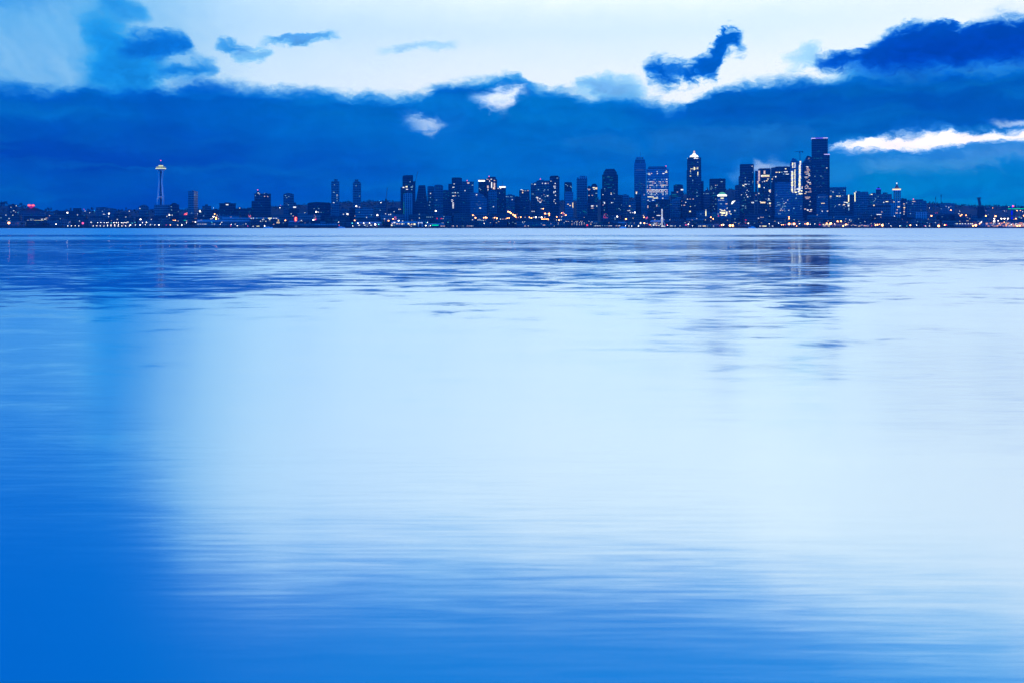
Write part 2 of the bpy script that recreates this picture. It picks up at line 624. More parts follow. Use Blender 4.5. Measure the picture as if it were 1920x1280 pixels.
B = tower('dark tower flaring outward below a narrow flat top', OT, 2850,
          [W('prof', [(777, None), (779.5, 380), (785, 348.2), (797.3, 347.8), (800.5, 372), (802, None)])], 'dark', 0, 'the flared dark tower')
B.fill(782, 800, 356, 400, 5, 'ttd')
B = tower('slim tower with a column of dim lights right of the flared dark tower', AT, 2880, [W(801.5, 814, 350.2), ('penthouse', 804, 811, 349.2, 350.2)], 'mid', 0, 'the slim column-lit tower')
for p in ((807.3, 363.2, 'w', 2.1), (807, 371, 'c', 1.9), (806, 379.4, 'c', 1.8), (805, 385.5, 'c', 1.9), (807, 391, 't', 2), (804, 371, 't', 1.4), (810, 375, 't', 2)):
    B.attach(p[0], p[1], p[3], 1.5, WINM[p[2]])
B = tower('rounded-shoulder tower left of the tower with stacked white windows', AT, 2860,
          [W(814.3, 830.8, 349), ('roof', 'prof', [(814.3, 349), (815.5, 347.3), (822, 346.8), (828, 347.3), (830.6, 349)], None, .97), ('west_wing', 812.8, 814.3, 360, None, None, .8)], 'mid', 0, 'the rounded-shoulder tower')
for p in ((821, 352.8, 't', 2), (818.5, 375.8, 'c', 2), (816.5, 385.4, 't', 4), (822, 385.4, 't', 2), (829, 386.7, 't', 2)):
    B.attach(p[0], p[1], p[3], 1.4, WINM[p[2]])
B = tower('low flat block peeping between two downtown north towers', OB, 3050, [W(829, 843, 357.4), ('penthouse', 833, 839, 356.4, 357.4)], 'mid', 0)
B.fill(831, 841, 360, 372, 5, 'tt')
B = tower('square-shouldered dark tower with a stack of white windows low down', AT, 2800,
          [W(840.6, 862, 345.3), ('upper_storeys', 847, 866.3, 334.3, 345.3, None, .92), ('penthouse', 848, 864, 333.2, 334.3)], 'dark', 0, 'the stacked-window tower')
for p in ((851.5, 345.4, 2.2, 'w'), (850, 351.7, 4.4, 'w'), (852, 356, 2, 't'), (849, 362, 4.4, 'c'), (853.5, 362, 2.6, 'w'), (858.5, 362, 4, 'c'), (850, 368, 4.6, 'w'), (854, 367.6, 2, 'p'), (860, 368, 2, 'c'), (838.8, 362.5, 1.6, 't'), (838.8, 367.5, 1.6, 't')):
    B.attach(p[0], p[1], p[2], 1.5, WINM[p[3]])
for i, yy in enumerate((375.5, 378.2, 381, 383.6, 386, 388.6, 390.6)):
    B.attach(849.6 if 1 < i else 847.6, yy, 3.6 - .8 * (i == 1) - (i == 6), 1.3, 'w_white')
    if i in (0, 2, 3, 4):
        B.attach(849.6, yy + 1, 1.1, 1.6, 'w_pink')
B = tower('blocky tower with a pink beacon and one lit attic window', OT, 2950,
          [W(862, 888, 345.5), ('upper_storeys', 866, 880, 340.3, 345.5), ('east_attic', 880, 888.4, 340.8, 345.5, None, .7)], 'mid', 0, 'the lit-attic tower')
B.strip(875.7, 880.5, 343.4, 2.6, 'p')
for p in ((885.8, 347.8, 3, 'c'), (880.5, 353.4, 2, 't'), (871.8, 358, 2, 'w'), (869.5, 380.5, 2.4, 't')):
    B.attach(p[0], p[1], p[2], 1.6, WINM[p[3]])
BEACONS.append((B, 876, 338.6, 'lamp_pink'))
B = tower('pale five-sided block with one sloping shoulder', OB, 2680,
          [W('prof', [(881.8, None), (881.8, 364), (886, 361.6), (898, 361.8), (906, 366), (913.5, 374), (914, None)])], 'glass', 0, 'the five-sided pale block')
B.fill(884, 912, 368, 394, 9, 'tdd', 3)
B.strip(892, 895, 365.8, 1.7, 'w')
B.strip(898.6, 902.2, 390.8, 1.9, 'w')
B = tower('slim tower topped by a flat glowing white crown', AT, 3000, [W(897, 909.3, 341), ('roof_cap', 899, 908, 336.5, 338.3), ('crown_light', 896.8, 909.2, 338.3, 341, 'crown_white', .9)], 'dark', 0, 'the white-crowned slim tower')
B.fill(898, 908, 346, 360, 4, 'ttc')
B = tower('curve-capped tower with columns of lit windows near its top', AT, 2930,
          [W(909.3, 932, 336.5), ('roof', 'prof', [(912, 336.5), (915, 333), (918, 332), (929.5, 332), (930, 336.5)], None, .9)], 'dark', 0, 'the curve-capped lit tower')
for p in ((914, 336.9, 5, 'p', 1), (921, 336.6, 3.4, 'w', 1.4), (918, 339.6, 2, 'p', 3.4), (927, 339, 3, 'p', 1.6), (921.8, 347.5, 1.9, 'w', 10.5), (927, 349.5, 2.6, 'p', 12), (914.8, 351, 2.6, 'p', 5), (915, 356.6, 2, 'w', 2), (918.2, 341, 1.6, 'w', 1.2), (925, 353.5, 1.6, 'a', 4)):
    B.attach(p[0], p[1], p[2], p[4], WINM[p[3]])
BEACONS.append((B, 917, 330.8, 'lamp_pink'))
B = tower('plain dark tower front below the curve-capped lit tower', AT, 2720, [W(915.5, 932, 358.6), ('penthouse', 919, 928, 357.4, 358.6)], 'mid', 0, 'the plain tower below the curved cap')
B.fill(917, 931, 362, 400, 5, 'ttc')
B.attach(925.2, 388.2, 1.9, 1.7, 'w_white')
B = tower('tower with a white lit roof edge and a thin mast', OT, 2900,
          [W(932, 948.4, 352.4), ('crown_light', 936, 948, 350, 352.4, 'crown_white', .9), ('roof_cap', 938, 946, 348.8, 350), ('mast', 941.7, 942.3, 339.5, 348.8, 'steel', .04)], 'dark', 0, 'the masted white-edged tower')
for p in ((934, 354, 2, 'w'), (938.5, 353.8, 2.8, 'w'), (936.5, 362.8, 1.4, 'c'), (945, 361, 2, 't'), (929, 373.5, 3, 't')):
    B.attach(p[0], p[1], p[2], 1.5, WINM[p[3]])
B.fill(934, 947, 364, 402, 5, 'ttd')
B = tower('mid-height block with a row of four dim lights near its top', OB, 2800, [W(948.4, 965.4, 366.4), ('penthouse', 952, 960, 364.8, 366.4)], 'mid', 0, 'the four-light block')
for p in ((949.5, 369.2, 2.4, 'c'), (952.5, 369.4, 1.8, 'c'), (957.3, 369.4, 1.6, 'c'), (959.8, 369.4, 1.6, 'c'), (960.3, 374.7, 2, 'w'), (951, 375, 2, 't')):
    B.attach(p[0], p[1], p[2], 1.3, WINM[p[3]])
B.fill(950, 964, 378, 404, 6, 'ttd')
B = tower('small dark block wedged in the notch of the skyline', OB, 2950, [W(965.4, 973.4, 369.3), ('roof_plant', 967, 971, 368.2, 369.3, 'plant_grey')], 'dark', 0)
B = tower('dark block with a broken white line of light along its roof', OB, 2850, [W(973.4, 993, 357.2), ('roof_cap', 976, 991, 355.8, 357.2)], 'dark', 0, 'the broken-crown dark block')
for p in ((975.5, 356.3, 4.4, 'w', 1.2), (980.5, 358, 3, 'p', 1.5), (985, 358.3, 4, 'c', 1.2), (990, 358, 2.6, 'p', 1.3), (980, 361.7, 2.2, 'a', 3)):
    B.attach(p[0], p[1], p[2], p[4], WINM[p[3]])
B.fill(975, 992, 366, 402, 8, 'ttd')
# middle
B = tower('slope-roofed narrow tower with a faint violet roof edge', OT, 2980, [W('prof', [(995, None), (995, 344.8), (1005.8, 341.8), (1006, None)])], 'mid', 0, 'the slope-roofed narrow tower')
for p in ((997.5, 345.7, 2.2, 'c'), (1003, 346.2, 3.4, 'w'), (1000.5, 346, 1.4, 't')):
    B.attach(p[0], p[1], p[2], 1.5, WINM[p[3]])
B.fill(997, 1005, 354, 384, 5, 'ttc')
B = tower('broad tower full of scattered warm windows with a pink beacon', OT, 2920, [W(1006, 1030.6, 339.3), ('penthouse', 1010, 1020, 337.2, 339.3)], 'concrete', 0, 'the broad warm-speckled tower')
for p in ((1017, 344.2, 1.5, 'w'), (1022.8, 344.5, 3.6, 'w'), (1027.8, 344.3, 1.3, 'p'), (1009.5, 356, 2.8, 'c'), (1021.3, 356.2, 1.8, 'c'), (1027.5, 356.5, 2, 'c'), (1026.8, 367.8, 3.2, 'w'), (1022.3, 369.2, 2, 'c'), (1008, 374, 1.8, 'p'), (1012.3, 373.2, 2.8, 'w'), (1008.5, 376.6, 1.6, 'w'), (1011, 378, 2, 'p'), (1013, 380, 3.4, 'w'), (1014.5, 378.3, 1.8, 'p'), (1016, 376, 1.6, 'p'), (1002, 371.5, 4, 'w'), (1004, 370, 1.6, 'a')):
    B.attach(p[0], p[1], p[2], 1.7, WINM[p[3]])
B.fill(1008, 1030, 346, 384, 22, 'tttdcp')
BEACONS.append((B, 1013.2, 335.8, 'lamp_pink'))
B = tower('slim dark tower with a broken vertical line of white windows', AT, 2830, [W(1030.6, 1049, 332), ('roof_cap', 'prof', [(1031.6, 332), (1032.6, 330.2), (1046, 329.8), (1047.6, 332)], None, .9)], 'dark', 0, 'the vertical-lit slim tower')
for p in ((1041, 344.6, 2.1, 2), (1038.8, 350.2, 1.6, 3.4), (1041.4, 349.8, 1.2, 1.6), (1040.5, 353.2, 3, 1.6), (1038.6, 361, 1.5, 4.4), (1041.3, 359.8, 2, 2.6), (1041.4, 366.7, 2, 1.7), (1040, 375, 2.4, 1.1), (1041.5, 381.8, 1.8, 1.6), (1033, 340.3, 2, 1.2), (1045, 334.6, 3.4, 1.2), (1038.8, 378, 1.4, 1.6)):
    B.attach(p[0], p[1], p[2], p[3], 'w_white' if p[2] < 3.2 else 'w_cool')
B = tower('narrow dark tower with three small lights under its flat roof', OT, 2950, [W(1058, 1072.4, 343.3), ('roof_cap', 1058.5, 1071.5, 342, 343.3)], 'dark', 0, 'the narrow flat-topped tower')
for p in ((1061.2, 346.7), (1069.8, 350), (1071.3, 351.8), (1064, 349)):
    B.attach(p[0], p[1], 1.7, 1.6, 'w_cool')
B.fill(1059, 1071, 354, 380, 5, 'tt')
B = tower('pale smooth-faced block before the narrow flat-topped tower', OB, 2720, [W(1059.3, 1074.8, 360.7), ('penthouse', 1062, 1071, 359.8, 360.7)], 'glass', 0, 'the pale smooth block')
for p in ((1065, 383.7, 3.4, 1.3), (1069, 386, 3.6, 1.5), (1074, 384.5, 1.5, 8), (1075.3, 388.6, 1.4, 4)):
    B.attach(p[0], p[1], p[2], p[3], 'w_warm')
B = tower('tall plain dark blue tower with a pale boxed roof storey', OT, 2880, [W(1081.3, 1101, 336), ('roof_cap', 1086.3, 1100.8, 331.3, 336, 'pale', .9), ('roof_plant', 1088, 1097, 330, 331.3, 'plant_grey'), ('west_fin', 1081.9, 1085, 333.2, 336, None, .8)], 'mid', 0, 'the pale-capped plain tower')
B.attach(1085, 372.6, 3.4, 1.6, 'w_teal')
B.fill(1083, 1100, 378, 402, 5, 'tt')
B.fill(1087, 1100, 396, 400, 4, 't', 2, 2.4)
B = tower('round-topped tower with a broad lit band under its dome', AT, 2840, [W(1108.3, 1120.4, 349.5), ('roof', 'prof', [(1108.3, 349.5), (1109.6, 346.6), (1112, 345.2), (1116, 345), (1118.6, 346.6), (1120.2, 349.5)], None, .95)], 'dark', 0, 'the round-topped banded tower')
for p in ((1113.3, 352.3, 5, 'y', 1.6), (1118, 353.8, 4.4, 'a', 4), (1114, 355.2, 4, 'w', 1.3), (1118, 363, 4, 'c', 1.2), (1110.5, 366.8, 3, 'p', 1.3), (1118, 372, 4, 't', 1.2), (1118, 378, 4, 't', 1.2), (1119, 386.8, 2, 'w', 1.8), (1108.5, 386.8, 4.6, 'w', 2.4), (1113, 386.6, 1.6, 'p', 1.5), (1108.8, 390.8, 5.4, 'p', 1.2)):
    B.attach(p[0], p[1], p[2], p[4], WINM[p[3]])
B.fill(1110, 1120, 360, 404, 6, 'tt')
B = tower('slim block with two white windows, left of the round-topped tower', AT, 2870, [W(1101.6, 1108.3, 350.4), ('penthouse', 1103, 1106.5, 349, 350.4)], 'dark', 0)
for p in ((1102.3, 354.7, 1.4), (1104.4, 356.5, 3.4), (1106, 355, 1.4), (1104.5, 367, 2.4)):
    B.attach(p[0], p[1], p[2], 1.6, 'w_pink')
# octagon crowned
B = tower('dark tower with chamfered stepped crown like a cut gem', OT, 2950,
          [W(1129, 1158.8, 328), ('crown', 'prof', [(1131.4, 328), (1131.4, 323.8), (1136.3, 317), (1151.6, 317), (1156.6, 324), (1156.6, 328)], None, .9), ('west_wing', 1126.3, 1129, 354.3, None, None, .8)], 'dark', 0, 'the gem-crowned tower')
for p in ((1130.6, 365.5, 2, 'w'), (1133.8, 354.4, 1.5, 'c'), (1146, 364.7, 2.7, 'w'), (1145.8, 362.6, 1.6, 'a'), (1151.5, 363.2, 1.4, 'c'), (1141, 352.3, 5, 't'), (1145, 352.3, 5, 't'), (1141, 332.7, 9, 't'), (1146, 338, 8, 't'), (1140, 346, 8, 't')):
    B.attach(p[0], p[1], p[2], 1.4, WINM[p[3]])
B.fill(1131, 1157, 330, 362, 12, 'ttd', 3)
GEM = B
B = tower('dark broad block before the gem-crowned tower', OB, 2700, [W(1140, 1167.3, 366), ('penthouse', 1143, 1152, 365, 366)], 'dark', 0, 'the broad block before the gem crown')
B.attach(1147, 380.6, 2.2, 2, 'w_white')
B.fill(1142, 1166, 370, 402, 8, 'ttc')
for p in ((1131.4, 379.5, 1.6, 'c', 2.4), (1133.4, 381, 2, 'w', 4.4), (1131, 385, 1.4, 'p', 2), (1134, 390, 1.6, 't', 2), (1133, 394.5, 1.6, 'c', 1.4)):
    GEM.attach(p[0], p[1], p[2], p[4], WINM[p[3]])
B = tower('pale slim block right of the dark gem-crowned tower', AB, 2780, [W(1167.3, 1179.4, 366), ('roof_plant', 1169, 1175, 364.8, 366, 'plant_grey')], 'concrete', 0, 'the pale slim block')
B.fill(1169, 1179, 372, 400, 5, 'ttd')
B = tower('rounded pale block beside the tall antenna tower foot', AB, 2740, [W(1179.4, 1192, 378.4), ('roof', 'prof', [(1179.6, 378.4), (1181.5, 376.8), (1185, 376.2), (1189, 377), (1191.6, 378.4)], None, .9)], 'concrete', 0, 'the rounded pale block')
B.fill(1181, 1191, 381, 398, 6, 'ttd')
B.attach(1177.8, 387, 3, 2, 'w_warm')
B = tower('tallest slender tower with stepped lantern top and antenna', OT, 3000,
          [W(1189.2, 1211, 306), ('upper_storeys', 1190.6, 1209.4, 299.6, 306, None, .92), ('lantern', 1192.2, 1206.8, 294.6, 299.6, 'pale', .8), ('mast', 1200.7, 1201.3, 285.5, 294.6, 'steel', .04)], 'glass', 0, 'the slender antenna tower')
B.strip(1191, 1209, 319.3, .9, 'd')
for p in ((1194, 347, 2.4, 't', 2), (1193.5, 361.5, 3, 'a', 3.5), (1193, 363.5, 2, 'w', 2), (1201, 304.5, 2, 't', 1.4)):
    B.attach(p[0], p[1], p[2], p[4], WINM[p[3]])
B.fill(1191, 1209, 335, 372, 12, 'ttd', 2.5)
B.fill(1193, 1206, 295, 299, 3, 't', 3)
B = tower('narrow dark annex before the slender antenna tower', OB, 2760, [W(1191.5, 1202, 366.6), ('roof_plant', 1193, 1199, 365.6, 366.6, 'plant_grey')], 'dark', 0)
B = tower('greenish pale block between the antenna tower and the brightly lit slab', AB, 2740, [W(1202, 1213, 366.6), ('penthouse', 1205, 1211, 365.6, 366.6)], 'pale', 0, 'the greenish pale block')
B.fill(1203, 1212, 369, 405, 10, 'tttd')
B.attach(1208, 365.8, 2.4, 1.2, 'w_pink')
B = tower('wide office slab blazing with rows of lit windows', OT, 2900,
          [W(1212, 1254, 317.3), ('upper_storeys', 1215, 1250, 313.4, 317.3, None, .94), ('roof_cap', 1217, 1249, 312.4, 313.4)], 'glass', 0, 'the brightly lit office slab')
for p in ((1213.5, 326, 2.4, 'c'), (1217, 325.5, 1.6, 'w'), (1218.5, 328, 1.8, 'w'), (1221.5, 325.7, 3, 'p'), (1232.5, 326, 2, 'w'), (1236.5, 320, 1.8, 't'), (1232, 322.3, 1.4, 'w'), (1244, 326, 4.6, 'w'), (1249, 323.5, 4.6, 'y'), (1249.5, 321.2, 2, 'w'), (1250, 337, 3, 'w'), (1216.5, 327, 1.6, 'y')):
    B.attach(p[0], p[1], p[2], 1.6, WINM[p[3]])
for yy, n, kinds in ((337, 7, 'tcc'), (341.2, 12, 'wcp'), (344, 12, 'wpct'), (347.8, 12, 'wcw'), (351, 10, 'wct'), (356.3, 16, 'wwp'), (358.2, 14, 'pwa'), (360.4, 14, 'wpy'), (363, 12, 'cwt'), (365.7, 9, 'wc')):
    xs = [1213.8 + i * 2.45 for i in range(16)]
    RND.shuffle(xs)
    for x in xs[:n]:
        B.attach(x, yy, RND.choice((1.5, 2.1, 2.4)), 1.15, WINM[RND.choice(kinds)])
for p in ((1219.8, 369.7, 14, 'y', 1.3), (1229, 372, 11, 'y', 1.3), (1232, 370, 2, 'w', 1.3), (1242.7, 372.3, 2.6, 'w', 1.4), (1215, 376, 2.6, 'w', 1.4), (1224.6, 376, 4.6, 'w', 1.3), (1218, 378, 3, 'c', 1), (1244, 347.9, 6, 'a', 1.4), (1219, 352.5, 2, 'p', 2.4), (1214.6, 363, 2, 'c', 1.3)):
    B.attach(p[0], p[1], p[2], p[4], WINM[p[3]])
BEACONS.append((B, 1248.9, 311.6, 'lamp_pink'))
B = tower('dark mass of lower offices before the brightly lit slab', OB, 2660, [W(1230, 1256, 375), ('west_wing', 1214, 1230, 379, None, None, .9), ('penthouse', 1237, 1248, 374, 375)], 'dark', 0, 'the dark offices before the lit slab')
for p in ((1231.5, 386.6, 2.2, 'p', 2.2), (1235.6, 387, 1.6, 't', 4.6), (1214.3, 388, 1.4, 'p', 5), (1226.8, 397.8, 1.8, 'c', 1.8), (1234.6, 404.6, 8.6, 'w', 1.4), (1224.7, 408.7, 2.8, 'p', 1.6), (1210, 384, 4, 'c', 1.2)):
    B.attach(p[0], p[1], p[2], p[4], WINM[p[3]])
B.fill(1216, 1255, 380, 402, 9, 'ttd')
B = tower('stubby stepped block between the lit slab and the pyramid tower', OB, 2900, [W(1258.3, 1281, 359.7), ('upper_storeys', 1263, 1280.6, 347.5, 359.7, None, .9), ('penthouse', 1266, 1278, 346.2, 347.5)], 'dark', 0, 'the stubby stepped block')
for p in ((1268, 348.4, 4, 't', 1.2), (1264, 365.5, 10, 't', 2), (1270, 360.8, 2.6, 'p', 1.3), (1266, 368.5, 14, 't', 1), (1284.6, 356.4, 5.6, 'w', 2.6)):
    B.attach(p[0], p[1], p[2], p[4], WINM[p[3]])
B.fill(1260, 1280, 372, 404, 8, 'ttcd')
B = tower('pale curved block with light rippling sides under the stubby stepped block', OB, 2720, [W('prof', [(1249, None), (1250, 384), (1254, 379), (1262, 373.5), (1270, 370.5), (1277, 370), (1279, None)])], 'concrete', 0, 'the pale curved block')
B.fill(1256, 1278, 378, 400, 6, 'ttd', 2.4)
B = tower('dark filler block at the left side of the pyramid-roofed tower', OB, 2690, [W(1276, 1292, 374), ('roof_plant', 1279, 1286, 372.7, 374, 'plant_grey')], 'dark', 12, 'the dark filler block')
for p in ((1278.5, 378, 2, 'p'), (1285.7, 380, 2.2, 'w'), (1278, 385.5, 1.4, 'w'), (1283, 385.4, 3.4, 'p'), (1289, 374, 2, 'w')):
    B.attach(p[0], p[1], p[2], 1.6, WINM[p[3]])
B = tower('tall setback tower crowned by a floodlit white pyramid and lantern', OT, 2950,
          [W(1287.4, 1315, 320), ('upper_storeys', 1288.4, 1314.6, 296, 320, None, .94), ('east_wing', 1315, 1319.3, 340.2, None, None, .8), ('attic', 1293.5, 1310, 294.6, 296, None, .7),
           ('pyramid', 'prof', [(1293.3, 294.6), (1293.8, 292.6), (1297.5, 290.4), (1299.5, 287.8), (1303.6, 287.8), (1305.6, 290.4), (1309, 292.6), (1309.6, 294.6)], 'crown_white', .55),  # floodlight on the pyramid put in as emission
           ('lantern', 'prof', [(1299.8, 287.8), (1300.2, 283.4), (1301.6, 282), (1303, 283.4), (1303.4, 287.8)], 'w_pink', .12)], 'dark', 0, 'the pyramid-roofed tower')
for p in ((1289, 297, 1.4, 'c', 2.6), (1305, 297.4, 10, 'w', 1.6), (1303.3, 296.2, 2.8, 'w', 2.2), (1308.3, 304.8, 1.6, 'c', 1.6), (1301.8, 316.5, 1.7, 'y', 5.4), (1299.3, 317, 1, 'y', 3), (1304.8, 316.5, 1, 'y', 4), (1308.2, 316, 1.4, 'y', 4), (1295.6, 317, 1.5, 'y', 2), (1294.6, 321.3, 2, 'y', 1.4), (1295, 325, 1.8, 'c', 1.6), (1294.6, 330.5, 2.6, 'y', 1.4), (1308.4, 326, 1.3, 'y', 6), (1308.4, 330.6, 1.8, 'c', 1.6), (1298.8, 338.8, 2, 'c', 1.6), (1306.9, 361.5, 2, 'c', 1.6), (1306.9, 368.5, 2, 'c', 1.8), (1288.8, 373.9, 2.4, 'p', 1.4), (1294, 373.9, 2, 'p', 1.2), (1299.6, 373.9, 2.6, 'p', 1.4), (1303, 386.4, 2, 'c', 1.2), (1294.6, 388, 1.8, 'y', 1.4), (1289, 398, 2.2, 'y', 2.6), (1293.8, 397, 3.4, 'y', 2.4)):
    B.attach(p[0], p[1], p[2], p[4], WINM[p[3]])
B.fill(1289, 1313, 300, 312, 4, 'tt')
B.fill(1289, 1313, 334, 408, 18, 'tttd')
B = tower('small spired block right of the pyramid-roofed tower', OB, 2850, [W(1319, 1331, 359.6), ('roof', 'prof', [(1320, 359.6), (1324.5, 355.6), (1326, 350.5), (1327.5, 355.6), (1331, 359.6)], None, .6)], 'dark', 0, 'the small spired block')
for p in ((1318.4, 363.8, 1.4), (1324, 363.6, 1.4), (1326.3, 363.6, 1.4), (1328.5, 363.8, 1.3), (1324.5, 355.7, 1.3)):
    B.attach(p[0], p[1], p[2], 1.3, 'w_cool')
B = tower('low office front below the small spired block, thin lit stair slot', OB, 2660, [W(1305, 1332, 396.4), ('penthouse', 1310, 1320, 395.2, 396.4)], 'mid', 0)
for p in ((1323.5, 401, 1.6, 'y', 9), (1322.6, 414, 1.4, 'y', 4), (1323.6, 394.6, 2, 'w', 1.8), (1314, 402, 2, 'c', 1.2)):
    B.attach(p[0], p[1], p[2], p[4], WINM[p[3]])
B = tower('square dark tower behind the lit white dome', OT, 2900, [W(1330, 1360.4, 336.6), ('roof_cap', 1331, 1360, 335.4, 336.6), ('roof_plant', 1349, 1352, 334.2, 335.4, 'plant_grey')], 'dark', 0, 'the square tower behind the dome')
for p in ((1353, 341.3, 4.4, 'c'), (1342, 348, 2, 'p'), (1345, 347.8, 1.6, 'c'), (1334, 350, 1.6, 'c'), (1341.8, 352, 1.8, 'c'), (1337.6, 362.8, 1.6, 'c'), (1342, 367, 12, 't')):
    B.attach(p[0], p[1], p[2], 1.4, WINM[p[3]])
B.fill(1332, 1346, 352, 408, 24, 'ttctd')
B = tower('domed block with a floodlit white and green cupola', OB, 2740,
          [W(1345, 1364, 371), ('cornice', 1344.6, 1364.2, 368.6, 371, 'dark', 1.0), ('dome_rim', 'dome', 1354, [(9, 368.6), (8.8, 365.6), (7, 365)], 'crown_white'), ('dome', 'dome', 1354, [(6.8, 365), (6, 362.8), (4, 361.2), (1.8, 360.6), (.1, 360.4)], 'crown_green'), ('east_wing', 1364, 1371.4, 395, None, None, .8)], 'glass', 0, 'the lit white dome')  # rim and dome emit in place of the floodlight falling on them
for p in ((1354, 372.2, 7, 'y', 2), (1348, 376, 1.4, 'w', 1), (1351, 376, 1.4, 'w', 1), (1354, 376, 1.4, 'w', 1), (1357, 376.2, 1.4, 'w', 1), (1352, 382.8, 4, 'c', 1.6), (1364.6, 382.8, 4.4, 'p', 2), (1350.4, 393.5, 2, 'y', 1.6), (1353, 394.2, 3, 'w', 1.2), (1358.4, 394, 2, 'p', 2.2), (1363.4, 391, 1.6, 'w', 2.2),
          (1356, 396, 10, 'y', 1.4), (1351, 399, 3, 'y', 2.4), (1356, 400, 8.6, 'y', 3.4), (1362.4, 400.5, 2.6, 'y', 6), (1354, 404, 5, 'y', 1.6), (1360.5, 404.6, 3.6, 'y', 2), (1368, 397, 3, 'y', 2), (1370.5, 402, 2.6, 'y', 1.6), (1368, 400, 3, 'p', 1.2), (1343.3, 402, 2, 'w', 2), (1346, 391, 2, 't', 1.2)):
    B.attach(p[0], p[1], p[2], p[4], WINM[p[3]])
B = tower('dim block with plum-tinted windows at the lit dome foot', OB, 2690, [W(1333.5, 1346, 399.6), ('penthouse', 1336, 1342, 398.4, 399.6)], 'mid', 0)
B.fill(1335, 1345, 401, 412, 7, 'dtp', 2.4)
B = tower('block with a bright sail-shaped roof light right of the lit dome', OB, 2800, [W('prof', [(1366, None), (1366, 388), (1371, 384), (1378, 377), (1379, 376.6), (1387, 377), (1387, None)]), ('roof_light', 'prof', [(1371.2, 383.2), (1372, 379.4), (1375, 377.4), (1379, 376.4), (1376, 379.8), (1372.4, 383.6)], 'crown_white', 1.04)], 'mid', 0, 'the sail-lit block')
B.attach(1377.9, 395.6, 2, 2, 'w_white')
B.fill(1373, 1386, 384, 408, 5, 'ttd')
B = tower('step-topped slim block left of the tall square dark tower', OB, 2950, [W(1378, 1387.5, 348.2), ('roof_plant', 1380, 1385, 347.2, 348.2, 'plant_grey'), ('east_stair', 1384.8, 1388, 331, 348.2, 'glass', .5)], 'mid', 0, 'the step-topped slim block')
B = tower('tall square dark tower with speckled lights on its lower half', OT, 2900, [W(1387, 1413.4, 309.2), ('roof_cap', 1388, 1413, 308, 309.2)], 'dark', 0, 'the tall square speckled tower')
for p in ((1410.3, 312.4, 1.8, 'w', 1.4), (1395, 325, 5, 't', 1), (1397.5, 334, 1.8, 'c', 1.4), (1411, 324, 1.4, 'c', 1), (1389, 338.5, 2, 't', 1.2), (1411.6, 340.8, 1.6, 'c', 1.4), (1397.2, 340.3, 1.8, 'c', 1.4), (1398, 346.2, 5, 'w', 1.6), (1394, 348.4, 4, 'y', 1.6), (1404.5, 346.2, 3.4, 'c', 1.2), (1392, 347, 2, 'c', 1.2), (1396, 350.5, 3, 'c', 1.2), (1408, 350.6, 4, 't', 1), (1400.8, 357.3, 1.6, 'w', 1.6), (1403.6, 359.5, 1.6, 'c', 1.6), (1398, 361.7, 1.8, 'c', 1.6), (1390.4, 365.8, 1.5, 'w', 1.6), (1399.8, 365.7, 1.8, 'w', 1.8), (1402, 369.6, 2, 'w', 2.4), (1394, 376.2, 3, 't', 1.2), (1412.6, 380.5, 5.4, 'w', 2.6), (1393, 386.4, 5, 'c', 1.3), (1398, 390.6, 3, 'c', 1.3), (1392, 393, 3, 't', 1)):
    B.attach(p[0], p[1], p[2], p[4], WINM[p[3]])
B.fill(1388, 1412, 340, 408, 40, 'tttcd')
B = tower('tower with a bright lit corner shaft and a lit band below its roof', OT, 2850, [W(1421.6, 1445, 317), ('roof_cap', 1424, 1444, 316, 317), ('lit_corner', 1419.7, 1424.4, 320.5, 345, 'glass', 1.02), ('west_wing', 1415.8, 1419.7, 320.4, None, None, .8)], 'dark', 0, 'the lit-cornered tower')
for i in range(11):
    B.attach(1422.3 if i < 7 else 1421, 321.6 + i * 2.75, 4.2 - .07 * i, 2.5 - .06 * i, 'w_pink' if i < 9 else 'w_warm')
for p in ((1433.4, 323.7, 3, 'p', 6), (1435.3, 329.4, 18, 'y', 1.5), (1435.4, 331.6, 18.6, 'a', 1.5), (1428, 330.6, 3, 'w', 3.4), (1420.3, 349.5, 3.6, 'y', 5), (1440, 336.3, 3, 'y', 1.3), (1437.5, 339.5, 4, 'a', 2), (1433.2, 340.5, 2, 'w', 2), (1432.8, 352.5, 2.4, 'w', 1.8), (1441.5, 352, 1.8, 't', 1.3), (1422.8, 363.2, 1.9, 'w', 1.9), (1417.4, 366, 1.5, 'p', 1.5), (1442, 367.4, 2, 'c', 1.6), (1441.5, 373.8, 3.4, 'w', 2.4), (1441.8, 376.4, 7, 'c', 1), (1430.5, 380.3, 11.2, 'a', 3.2), (1425.5, 378.5, 1.6, 'w', 1.6), (1439.6, 382.6, 2, 'c', 1.4), (1448.5, 358.5, 4, 'y', 4), (1449, 359, 2, 'p', 6), (1444, 387, 2, 'p', 1.6), (1449.5, 382, 3.6, 'y', 3), (1416, 377, 6, 'c', 1)):
    B.attach(p[0], p[1], p[2], p[4], WINM[p[3]])
B.fill(1424, 1443, 336, 408, 26, 'tttcdw')
B = tower('broad dark tower with two broken rows of light under its roof', OT, 2920, [W('prof', [(1445.6, None), (1445.6, 315), (1452, 314), (1466, 313.2), (1481, 313.2), (1481, None)]), ('roof_cap', 1454, 1478, 312.4, 313.4)], 'dark', 0, 'the broad row-lit tower')
